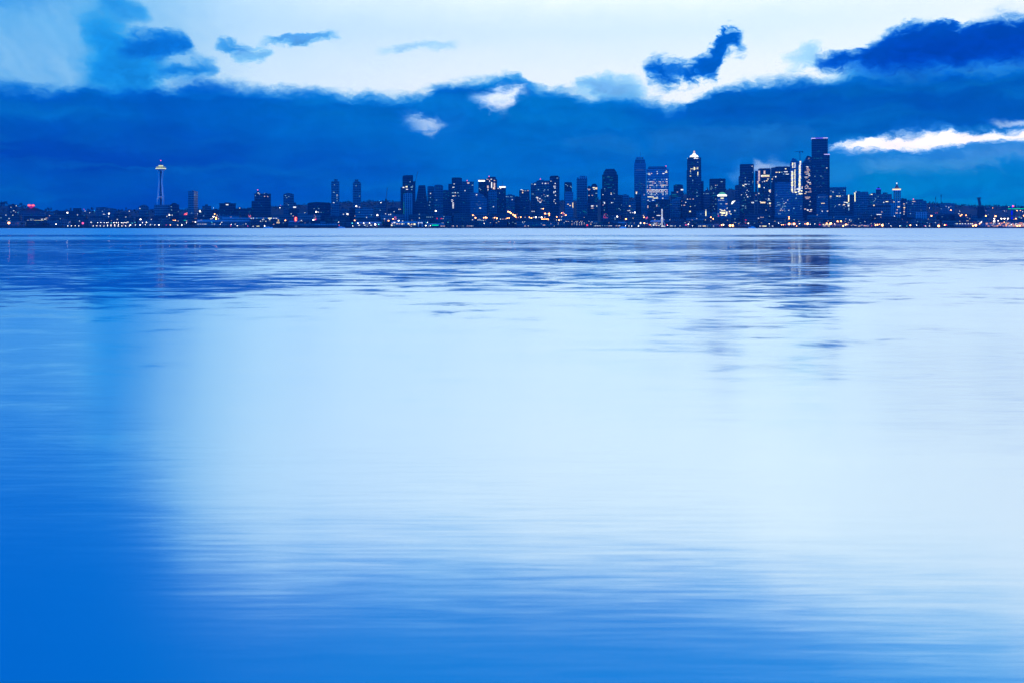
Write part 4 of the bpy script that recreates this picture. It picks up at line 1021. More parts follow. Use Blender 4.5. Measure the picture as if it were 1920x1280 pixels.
for i in range(92):  # warm emissive strips added in place of floodlight on the terminal wall
    px = 1839 + RND.random() ** .72 * 82
    warm = (px - 1838) / 82
    Q.attach(px, RND.choice((418.8, 420.2, 421.6, 423, 424.4)), RND.uniform(1.2, 4.4), 1.1, RND.choice(('port_glow', 'w_warm', 'port_glow', 'w_yellow') if RND.random() < warm else ('w_pink', 'w_dim', 'port_glow', 'w_pink')))  # attach names these window; they stand in for floodlight on the wall
# clusters on the southern hill
Q = Bld('low_block', 'low hill block with a strip of yellow shopfronts under the two masts', 'low building', 2790, [W(1750, 1784, 406.4), ('roof', 1749, 1785, 405.6, 406.4, 'roof_dark', 1.03)], 'mid', 0)
for px, w_, k in ((1755, 3, 'y'), (1761, 3, 'y'), (1766, 2.6, 'w'), (1771, 2, 'a'), (1777, 4, 'y'), (1778, 1.6, 'a'), (1782, 2, 'y')):
    Q.attach(px, 408.9, w_, 1.6, WINM[k])
Q = Bld('low_block', 'stacked-terrace block with a yellow light cluster left of the leaning crane', 'low building', 2780, [W(1783, 1795, 403.6), ('penthouse', 1786, 1791, 402.6, 403.6)], 'mid', 0)
for px, py, k in ((1790, 405.4, 'y'), (1792, 407.6, 'y'), (1788, 409, 'a'), (1793, 410.5, 'w'), (1785, 412, 'y'), (1790.6, 412, 'a'), (1793, 413, 'p')):
    Q.attach(px, py, 2, 1.8, WINM[k])
# hall rows on the left shore
Q = Bld('shore_hall', 'low hall with a bright white lit band on the far left shore', 'low building', 2600, [W(48, 102, 409), ('roof', 47, 103, 408, 409, 'roof_dark', 1.03)], 'dark', 0)
for a, b_, yy, k, h in ((50.6, 55, 414.3, 'w', 1.8), (57.2, 60, 414.3, 'w', 1.8), (61, 84, 414.2, 'y', 1.6), (86, 88, 414.2, 'c', 1.6), (56.4, 59.4, 411.6, 'c', 1.4), (61, 63, 411.6, 'c', 1.2), (77, 80.4, 411.6, 'w', 1.4), (82, 87.4, 411.5, 'w', 1.3), (90.6, 92.4, 411.6, 'c', 1.4), (95.6, 98.4, 414.2, 'w', 1.7), (71, 76, 419.4, 'c', 1.3), (84.4, 86.8, 419, 'p', 1.7), (85, 89, 409.4, 'p', 1)):
    Q.strip(a, b_, yy, h, k)

# ------------------------------------------------------------------ houses on the far slopes
def house_mesh():
    m = MB().box(-6, 6, -5, 5, -3, 6)
    return m.mesh('wall', 'house_wall'), MB().prism([(-6.6, 6), (6.6, 6), (0, 10)], -5.6, 5.6).mesh('roof', 'roof_dark'), MB().box(-.9, .9, -5.3, -5.0, 2, 3.6).mesh('window', 'w_warm'), MB().box(-.9, .9, -5.3, -5.0, 2, 3.6).mesh('window', 'w_teal')


HM = house_mesh()
hr = random.Random(21)
for lo, hi, n, lab, grp in ((0, 262, 34, 'small dark gabled house among trees on the far left hillside', 'houses on the far left hillside'),
                            (1742, 1918, 30, 'small dark gabled house on the wooded slope above the orange port', 'houses on the slope above the port'),
                            (572, 760, 16, 'small gabled house high on the wooded ridge beside the twin towers', 'houses on the ridge by the twin towers')):
    for i in range(n):
        px, Y = hr.uniform(lo, hi), hr.uniform(3150, 3850)
        X = xof(px, Y)
        t = thing('house', lab, 'house', (X, Y, ground(X, Y)), hr.uniform(-.9, .9), grp)
        sc = hr.uniform(.8, 1.25)
        t.scale = (sc, sc, sc)
        link('wall', HM[0], t)
        link('roof', HM[1], t)
        if hr.random() < .75:
            link('window', HM[2 if hr.random() < .5 else 3], t, (hr.uniform(-3.5, 3.5), 0, 0))

# ------------------------------------------------------------------ trees
def leaf_cloud(fn, n, size, rr):
    m = MB()
    for _ in range(n):
        c = Vector(fn(rr))
        a = Vector((rr.uniform(-1, 1), rr.uniform(-1, 1), rr.uniform(-1, 1))).normalized()
        b = a.cross(Vector((rr.uniform(-1, 1), rr.uniform(-1, 1), rr.uniform(-1, 1)))).normalized()
        s = size * rr.uniform(.6, 1.3)
        k = len(m.v)
        m.v += [tuple(c + a * s), tuple(c + b * s * .8), tuple(c - a * s), tuple(c - b * s * .8)]
        m.f.append((k, k + 1, k + 2, k + 3))
    return m


def tree_meshes():
    """Unit-height trees: (crown, trunk) for a conifer, a round and a tall broadleaf."""
    rr = random.Random(3)
    out = []

    def conifer(r):
        z = .1 + .9 * (1 - math.sqrt(r.random()))
        rad = .2 * (1 - z) * (.55 + .45 * abs(math.sin(z * 26))) + .008
        a = r.uniform(0, 2 * PI)
        q = math.sqrt(r.uniform(.2, 1))
        return (rad * q * math.cos(a), rad * q * math.sin(a), z)
    out.append((leaf_cloud(conifer, 420, .03, rr).mesh('crown', 'needle_leaf'), MB().tube((0, 0, -.1), (0, 0, .9), .022, .004).mesh('trunk', 'bark')))
    for wide, nb in ((.3, 9), (.2, 8)):
        lobes = [(rr.uniform(-wide, wide) * .7, rr.uniform(-wide, wide) * .7, rr.uniform(.42, .84), rr.uniform(.1, .17)) for _ in range(nb)]

        def broad(r, lobes=lobes):
            cx, cy, cz, q = r.choice(lobes)
            v = Vector((r.gauss(0, 1), r.gauss(0, 1), r.gauss(0, 1))).normalized() * q * r.uniform(.5, 1)
            return (cx + v.x, cy + v.y, cz + v.z)
        tk = MB().tube((0, 0, -.1), (0, 0, .45), .028, .018)
        for cx, cy, cz, q in lobes[:5]:
            tk.tube((0, 0, .38), (cx, cy, cz), .014, .004)
        out.append((leaf_cloud(broad, 420, .035, rr).mesh('crown', 'leaf'), tk.mesh('trunk', 'bark')))
    return out


TM = tree_meshes()
tr = random.Random(8)


def tree(px, Y, h, kind, lab, grp, name=None):
    X = xof(px, Y)
    t = thing(name or ('conifer' if kind == 0 else 'tree'), lab, 'tree', (X, Y, ground(X, Y)), tr.uniform(0, 6), grp)
    w = tr.uniform(.85, 1.25) * h
    t.scale = (w, w, h)
    link('crown', TM[kind][0], t)
    link('trunk', TM[kind][1], t)


def ridge_tree(px, ytop, kind, lab, grp):
    Y = tr.uniform(3880, 4020)
    X = xof(px, Y)
    tree(px, Y, clamp(zof(ytop, Y) - ground(X, Y), 8, 30), kind, lab, grp)


LT = 'dark tree standing on the ridge at the far left edge'
for px, yt, k in ((1, 379, 1), (2.8, 375, 0), (6, 378, 1), (9.5, 376.6, 1), (12.5, 379.5, 1), (34.5, 384, 1), (37.5, 381.5, 2), (40.5, 380.6, 2), (44, 384, 1), (48.5, 385.5, 1), (52, 387.5, 1), (91, 388.5, 1), (95, 389, 2), (171, 388.6, 2), (174, 390, 1), (237, 389, 2), (256, 391, 1), (124, 392, 1), (166, 391, 1), (203, 390, 1)):
    ridge_tree(px, yt, k, LT if px < 60 else 'dark tree on the low ridge left of the saucer-topped tower', 'trees on the far left ridge' if px < 60 else 'trees on the low left ridge')
for px, yt, k in ((639, 377, 0), (643, 376, 0), (647, 375.6, 0), (650.4, 377, 1), (652, 376.6, 0), (655, 378, 1), (658, 378.5, 0), (680, 377.6, 0), (683, 378, 1), (687, 377, 1), (690, 375.6, 1), (694, 376, 1), (699, 377.4, 1), (704, 376.5, 2), (709, 378, 1), (713, 377, 0), (718, 376.6, 1), (726, 375, 1), (731, 375.4, 2), (736, 376.4, 1), (741, 376.8, 0), (746, 377.4, 1)):
    ridge_tree(px, yt, k, 'dark tree on the wooded ridge between the twin towers and downtown', 'trees on the ridge by the twin towers')
for px, yt, k in ((1744, 378.5, 1), (1749, 380, 2), (1752.5, 380.5, 1), (1757, 379, 1), (1792, 383, 1), (1796, 384, 0), (1798.6, 382.4, 0), (1803, 385, 0), (1810, 384.6, 1), (1816, 385, 1), (1822, 384, 2), (1828, 383.4, 1), (1843, 385, 1), (1848.4, 382.6, 0), (1853, 386, 1), (1857, 385, 1), (1864, 384, 1), (1868, 383.6, 2), (1872, 384, 1), (1880, 386, 1), (1886, 385.6, 1), (1892, 386, 1), (1897, 385, 0), (1904, 381.6, 0), (1909, 385, 1), (1914, 385.5, 2), (1919, 386, 1)):
    ridge_tree(px, yt, k, 'dark tree along the ridge above the orange-lit port', 'trees on the ridge above the port')
for i in range(34):
    px = tr.choice((tr.uniform(0, 480), tr.uniform(0, 480), tr.uniform(560, 1120), tr.uniform(1270, 1900)))
    tree(px, tr.uniform(2452, 2470), tr.uniform(9, 15), tr.choice((1, 2, 1)), 'dark waterfront tree before the low blocks along the quay', 'waterfront trees along the quay')
for i in range(46):
    lo, hi, lab, grp = tr.choice(((0, 250, 'dark tree between the houses of the far left hillside', 'trees among the left hillside houses'), (1745, 1920, 'dark tree between the houses on the slope above the port', 'trees among the houses above the port')))
    tree(tr.uniform(lo, hi), tr.uniform(3100, 3800), tr.uniform(10, 17), tr.choice((0, 1, 2, 1)), lab, grp)


def wood_pt(r):
    while True:
        px, Y = r.uniform(-60, 1990), r.uniform(3700, 4250)
        X = xof(px, Y)
        return (X, Y, ground(X, Y) + r.random() ** 1.5 * (5 + 4 * math.sin(px * .31) + 3 * math.sin(px * .83)))


wo = leaf_cloud(wood_pt, 9000, 3.2, random.Random(4)).build('distant_wood', 'leaf')
tag(wo, 'dark continuous wood covering the ridge behind the city', 'wood')
wo['kind'] = 'stuff'

# ------------------------------------------------------------------ the saucer-topped tower
D = 2950
X = xof(301.5, D)
g = ground(X, D)
t = thing('observation_tower', 'slender white observation tower with a lit flying-saucer top and pink beacon', 'tower', (X, D, g))
Z = lambda py: zof(py, D) - g
q = D / F * math.cos(math.atan2(X, D))
for i in range(3):
    a0 = math.radians(-90 - 55 + i * 120)
    for s in (-.17, .17):
        m = MB()
        pts = [(15.5, 0), (10.4, Z(372)), (7.4, Z(358)), (5.8, Z(344)), (6.2, Z(334)), (8.4, Z(325)), (10.6, Z(320))]
        P = []
        for r, z in pts:
            a = a0 + s * (1.0 if r > 7 else 1.6)
            P.append((r * math.cos(a), r * math.sin(a), z))
        for p0, p1 in zip(P, P[1:]):
            m.tube(p0, p1, 1.5)
        m.build('leg', 'white_paint', t)
MB().lathe([(2.4, 0), (2.4, Z(320))], 6).build('core', 'dark', t)
MB().lathe([(9.4, Z(370.6)), (10.6, Z(370)), (10.6, Z(369.2)), (9, Z(369))], 18).build('lower_platform', 'white_paint', t)
MB().lathe([(3, Z(321.5)), (9.5, Z(320.6)), (12.6, Z(319)), (13, Z(318.6))], 32).build('underside', 'white_paint', t, smooth=True)
MB().lathe([(12.6, Z(318.6)), (14.4, Z(317.6)), (14.2, Z(317.4))], 32).build('window_band', 'dark', t)
MB().lathe([(14.2, Z(317.4)), (16.8, Z(316.9)), (16.9, Z(316.4)), (14, Z(315.8))], 32).build('halo', 'needle_white', t)
MB().lathe([(13.4, Z(315.8)), (13.8, Z(315)), (13, Z(314.6))], 32).build('window_band', 'plant_grey', t)
MB().lathe([(13, Z(314.6)), (15, Z(314.2)), (13.8, Z(313.6)), (7.4, Z(313)), (6.6, Z(312.6))], 32).build('upper_deck', 'needle_glow', t)
MB().lathe([(6.2, Z(312.6)), (6.2, Z(311.8))], 24).build('drum', 'needle_glow', t)
MB().lathe([(7.0, Z(311.8)), (7.2, Z(310.8)), (6.6, Z(310.6))], 24).build('light_ring', 'needle_white', t)
MB().lathe([(6, Z(310.6)), (5.6, Z(309.8)), (3, Z(309.2)), (.6, Z(307.5))], 24).build('cap', 'roof_dark', t)
MB().tube((0, 0, Z(308)), (0, 0, Z(302)), .45, .15).build('mast', 'steel', t)
MB().ball((0, 0, Z(301.6)), 1.7).build('beacon', 'lamp_pink', t)

# ------------------------------------------------------------------ the big wheel, seen edge-on
D = 2442
X = xof(1241.3, D)
zc = zof(409.5, D)
Rw = zof(392.6, D) - zc
t = thing('ferris_wheel', 'tall white-lit big wheel seen exactly edge-on at the waterfront', 'ferris wheel', (X, D, 3.6), -math.atan2(X, D))
zc -= 3.6
for sx in (-1.0, 1.0):
    m = MB()
    for i in range(40):
        a, b_ = 2 * PI * i / 40, 2 * PI * (i + 1) / 40
        m.tube((sx, Rw * math.cos(a), zc + Rw * math.sin(a)), (sx, Rw * math.cos(b_), zc + Rw * math.sin(b_)), .42, seg=5)
    m.build('rim', 'w_white', t)
m = MB()
for i in range(20):
    a = 2 * PI * i / 20
    for sx in (-1, 1):
        m.tube((sx * 1.6, 0, zc), (sx * 1.0, Rw * math.cos(a), zc + Rw * math.sin(a)), .1, seg=4)
m.build('spokes', 'w_white', t)
for i in range(20):
    a = 2 * PI * (i + .5) / 20
    y, z = (Rw + .2) * math.cos(a), zc + (Rw + .2) * math.sin(a)
    MB().prism([(-.8, z - 2.2), (.8, z - 2.2), (1, z - 1), (.7, z - .2), (-.7, z - .2), (-1, z - 1)], y - .8, y + .8).build('gondola', 'white_paint', t)
MB().tube((-3.4, 0, zc), (3.4, 0, zc), .7, seg=10).build('axle', 'white_paint', t)
for sx in (-1, 1):
    for sy in (-1, 1):
        MB().tube((sx * 2.6, 0, zc), (sx * 8.4, sy * 11, 0), .42, .6).build('leg', 'white_paint', t)
m = MB()
for i in range(8):
    m.box(-8 + i * 2.1, -6.7 + i * 2.1, -14, -13, 0, 1.6 + (i % 3) * 1.1)
m.build('base_light', 'w_white', t)

# ------------------------------------------------------------------ cranes and masts
def bar(m, p, q_, D, r):
    m.tube((xof(p[0], D), D, zof(p[1], D)), (xof(q_[0], D), D, zof(q_[1], D)), r, seg=5)
    return m


def latticed(m, p, q_, D, r, w, n):
    """Two chords with zig-zag bracing."""
    A, B_ = Vector((xof(p[0], D), D, zof(p[1], D))), Vector((xof(q_[0], D), D, zof(q_[1], D)))
    d = (B_ - A).normalized()
    s = d.cross(Vector((0, 1, 0))).normalized() * (w / 2)
    for k in (-1, 1):
        m.tube(A + s * k, B_ + s * k, r, seg=5)
    for i in range(n):
        k = 1 if i % 2 else -1
        m.tube(A.lerp(B_, i / n) + s * k, A.lerp(B_, (i + 1) / n) - s * k, r * .7, seg=4)
    return m


t = thing('boom_crane', 'thin leaning crane boom rising above the ridge left of downtown', 'crane')
latticed(MB(), (723.6, 374), (726.3, 352.3), 3100, .35, 2.0, 14).build('boom', 'steel', t)
gz = ground(xof(723.6, 3100), 3100)
MB().box(xof(722, 3100), xof(725.4, 3100), 3097, 3103, gz, zof(373.6, 3100)).build('cab_tower', 'plant_grey', t)
t = thing('boom_crane', 'thin leaning crane boom behind the bright-banded dark tower', 'crane')
latticed(MB(), (778.2, 344), (783.4, 322), 3040, .3, 1.5, 14).build('boom', 'steel', t)
MB().box(xof(776, 3040), xof(778.8, 3040), 3038, 3042, ground(xof(777, 3040), 3040), zof(343, 3040)).build('mast', 'steel', t)
t = thing('tower_crane', 'flat-topped tower crane above the twin light-shaft tower', 'crane')
Dc = 2990
latticed(MB(), (1500, 308), (1500, 283.4), Dc, .4, 1.8, 18).build('mast', 'steel', t)
latticed(MB(), (1489.4, 285.2), (1506, 284.2), Dc, .35, 1.2, 16).build('jib', 'steel', t)
MB().box(xof(1503.5, Dc), xof(1505.6, Dc), Dc - 1, Dc + 1, zof(286.4, Dc), zof(284.6, Dc)).build('counterweight', 'plant_grey', t)
MB().box(xof(1498.6, Dc), xof(1499.8, Dc), Dc - 1, Dc + 1, zof(287, Dc), zof(285.4, Dc)).build('cab', 'plant_grey', t)
MB().box(xof(1499.2, Dc), xof(1500.8, Dc), Dc - 1.5, Dc + 1.5, ground(xof(1500, Dc), Dc), zof(308, Dc)).build('core', 'plant_grey', t)
for px, y0, y1, lab in ((1754.3, 369.6, 386, 'shorter left one of two thin masts on the southern ridge'), (1764.6, 365, 386, 'taller right one of two thin masts on the southern ridge')):
    Dm = 3620
    Xm = xof(px, Dm)
    gz = ground(Xm, Dm)
    t = thing('radio_mast', lab, 'mast', (Xm, Dm, gz))
    MB().tube((0, 0, 0), (0, 0, zof(y0, Dm) - gz), 1.2, .8, 5).build('pole', 'steel', t)
    MB().lathe([(1.6, zof(y0 + 5, Dm) - gz), (1.9, zof(y0 + 2, Dm) - gz), (1, zof(y0 + 1, Dm) - gz)], 8).build('antenna', 'plant_grey', t)
Dk = 2580
t = thing('dockside_crane', 'leaning dark dockside crane pillar with a flat head above the right shore', 'crane')
pz = lambda pts: [(xof(a, Dk), zof(b_, Dk)) for a, b_ in pts]
MB().prism(pz([(1833.6, 373), (1837, 373), (1839.8, 388), (1836.4, 388)]), Dk - 3, Dk + 3).build('pillar', 'plant_grey', t)
MB().prism(pz([(1832.4, 371), (1838.2, 370.4), (1838.4, 372.9), (1833, 372.9)]), Dk - 4, Dk + 4).build('head', 'plant_grey', t)
MB().prism(pz([(1834, 398), (1835.4, 388.1), (1842, 388.1), (1845, 398), (1846, 410), (1833, 410)]), Dk - 6, Dk + 6).build('cabin', 'roof_dark', t)
for a, b_ in ((1834, 1836), (1843, 1845)):
    MB().box(xof(a, Dk), xof(b_, Dk), Dk - 2, Dk + 2, 3.6, zof(410, Dk)).build('leg', 'plant_grey', t)
# blue-lit signal mast and green-lit viaduct
Dm = 2560
Xm = xof(1897, Dm)
t = thing('signal_mast', 'tall blue-lit mast with a big pink ball light above the port', 'mast', (Xm, Dm, 3.6))
MB().tube((0, 0, 0), (0, 0, zof(388, Dm) - 3.6), .8).build('pole', 'steel', t)
for y0, y1 in ((388, 391), (395.6, 404), (407, 413)):
    MB().box(-2, 1.6, -1.4, -1.0, zof(y1, Dm) - 3.6, zof(y0, Dm) - 3.6).build('light_panel', 'lamp_blue', t)
MB().ball((xof(1899, Dm) - Xm, -1.5, zof(387, Dm) - 3.6), 2.6).build('ball_light', 'lamp_pink', t)
Dv = 2700
t = thing('viaduct', 'raised viaduct traced by a thin green light line at the right edge', 'viaduct')
MB().box(xof(1888, Dv), xof(1936, Dv), Dv, Dv + 8, zof(394.4, Dv), zof(392.6, Dv)).build('deck', 'concrete', t)
MB().box(xof(1890, Dv), xof(1936, Dv), Dv - .4, Dv - .05, zof(392.5, Dv), zof(391.4, Dv)).build('light_strip', 'lamp_green', t)
for px in (1890, 1903, 1916, 1930):
    MB().box(xof(px, Dv) - 1, xof(px, Dv) + 1, Dv + 2, Dv + 5, ground(xof(px, Dv), Dv) - 1, zof(394.4, Dv)).build('pier', 'concrete', t)

# ------------------------------------------------------------------ signs
def sign_frame(name, label, px, D, zb):
    X = xof(px, D)
    return thing(name, label, 'sign', (X, D, zb), -math.atan2(X, D))


# rooftop heart-like double-lobed neon
D = 2990
zb = zof(391.5, D)
t = sign_frame('neon_sign', 'glowing pink double-lobed neon sign on the gabled hall roof', 58.5, D, zb)
u = D / F
for cx in (-3.2, 3.1):
    MB().prism([(u * (cx + 3.1 * math.cos(a)), u * (5.8 + 2.0 * math.sin(a))) for a in [2 * PI * i / 14 for i in range(14)]], -1, 0).build('lobe', 'lamp_red', t)
MB().prism([(u * -4.6, u * 3.6), (u * 4.6, u * 3.6), (u * .6, u * .2), (u * -.8, u * .2)], -.7, -.1).build('tail', 'dim_pink', t)
for cx, w_ in ((-3.4, 2.4), (2.9, 1.9)):
    MB().box(u * (cx - w_), u * (cx + w_), -1.4, -1.05, u * 5.4, u * 6.5).build('tube', 'w_pink', t)
for cx in (-2, 2):
    MB().tube((u * cx, .5, -8), (u * cx, .5, u * 5), .4).build('post', 'steel', t)
# red letter on the pier
D = 2424
zb = zof(416.4, D)
u = D / F
t = sign_frame('neon_sign', 'glowing red upright neon letter E standing over the pier shed', 554.4, D, zb)
MB().prism([(u * (2.7 * math.cos(a)), u * (5.0 + 4.5 * math.sin(a))) for a in [2 * PI * i / 18 for i in range(18)]], -.6, 0).build('panel', 'lamp_red', t)
m = MB().box(u * -1.0, u * -.1, -1.1, -.65, u * 1.9, u * 8.2)
for zz, le in ((1.9, 2.0), (4.6, 1.5), (7.3, 1.7)):
    m.box(u * -.1, u * (-.1 + le), -1.1, -.65, u * zz, u * (zz + .95))
m.build('letter', 'w_warm', t)
for cx in (-1.4, 1.4):
    MB().tube((u * cx, .4, -1), (u * cx, .4, u * 2), .3).build('post', 'steel', t)
# tilted red and grey hoarding
D = 2630
u = D / F
g = ground(xof(345, D), D)
t = sign_frame('illuminated_sign', 'tilted red and grey illuminated hoarding left of the lone slab tower', 345.5, D, g)
zz = lambda py: zof(py, D) - g
MB().prism([(u * -2.2, zz(406.6)), (u * .4, zz(401)), (u * 5.6, zz(399.4)), (u * 4.4, zz(405)), (u * 2.6, zz(408))], -.6, 0).build('red_panel', 'lamp_red', t)
MB().prism([(u * -6.4, zz(410.6)), (u * -4.2, zz(407)), (u * -2.4, zz(406.7)), (u * 2.4, zz(408.2)), (u * 1.4, zz(411))], -.5, 0).build('grey_panel', 'w_dim', t)
for cx, py in ((1.2, 402), (2.8, 401.8), (4.4, 402.8), (.2, 404.4), (2.6, 404.4), (-1, 406.2), (4.8, 399.6)):
    MB().box(u * (cx - .6), u * (cx + .6), -1, -.65, zz(py + .5), zz(py - .5)).build('bulb', 'w_pink', t)
for cx in (-4, 2):
    MB().tube((u * cx, .6, 0), (u * cx, .6, zz(407)), .4).build('post', 'steel', t)
for px, py, lab, wd, hh, dd in ((1135, 412, 'jumble of red neon lettering on a frame below the gem-crowned tower', 6, 12, 2570), (1212.5, 411.6, 'small red neon cluster on a frame left of the big wheel', 3.4, 6, 2570), (1056.6, 405.4, 'small red and white neon cluster left of the lit-grid pier', 4, 7, 2572), (467.5, 408, 'small red and white flag-shaped neon right of the lit-sign block', 3, 5, 2570), (591, 413, 'little cluster of pink and green neon below the curve-roofed slab', 4, 11, 2570), (740.5, 413, 'slanting pink neon cluster over the busy pier hall', 4, 6, 2570)):
    g = ground(xof(px, dd), dd)
    t = sign_frame('neon_sign', lab, px, dd, g)
    u = dd / F
    z1 = zof(py, dd) - g
    sr = random.Random(int(px))
    for cx in (-wd * .45, wd * .45):
        MB().tube((u * cx, .6, 0), (u * cx, .6, z1 + u * hh * .9), .3).build('post', 'steel', t)
    for i in range(3):
        for k in range(4):
            a, b_ = sr.uniform(-wd, wd) * .55, sr.uniform(.05, .9) * hh
            dx, dz = sr.choice(((1.2, 0), (0, 1.4), (.9, .9), (.9, -.9)))
            MB().tube((u * a, -.3, z1 + u * b_), (u * (a + dx), -.3, z1 + u * (b_ + dz)), .34, seg=5).build('neon_tube', ('lamp_red', 'w_pink', 'lamp_pink' if px > 592 or px < 580 else 'lamp_green')[i], t)

# ------------------------------------------------------------------ boats
def boat(px, D, length, lab, rz=0.0, name='moored_boat', hullmat='white_paint'):
    X = xof(px, D)
    t = thing(name, lab, 'boat', (X, D, 0), rz)
    L = length / 2
    m = MB()
    n = len(m.v)
    sec = [(-L, .8), (-L * .5, 1), (L * .4, 1), (L * .8, .6), (L, .06)]
    hw = length * .16
    for x, k in sec:
        m.v += [(x, -hw * k, 2.2 + max(0, x / L) * .9), (x, hw * k, 2.2 + max(0, x / L) * .9), (x, hw * k * .6, -.5), (x, -hw * k * .6, -.5)]
    for i in range(len(sec) - 1):
        for j in range(4):
            m.f.append((i * 4 + j, i * 4 + (j + 1) % 4, i * 4 + 4 + (j + 1) % 4, i * 4 + 4 + j))
    m.f += [(3, 2, 1, 0), tuple(len(sec) * 4 - 4 + j for j in range(4))]
    m.build('hull', hullmat, t)
    MB().prism([(-L * .6, 2.3), (L * .3, 2.3), (L * .18, 4.6), (-L * .6, 4.6)], -hw * .6, hw * .6).build('cabin', 'white_paint', t)
    MB().box(-L * .55, L * .12, -hw * .62 - .1, -hw * .62, 3.2, 4.1).build('window', 'w_dim', t)
    MB().tube((-L * .2, 0, 4.6), (-L * .2, 0, 9), .12).build('mast', 'steel', t)


boat(503, 2388, 24, 'white cabin boat moored below the long pier hall at left')
boat(1894, 2386, 30, 'dark-hulled barge moored before the glowing port terminal', 0, 'barge', 'hull')
boat(1168, 2390, 18, 'small white cabin boat moored by the little kiosk shed', .2)
boat(640, 2389, 20, 'white cabin boat moored right of the arched pier shed', .1)
boat(1410, 2389, 19, 'white cabin boat moored beside the pale blank shed', 3.2)

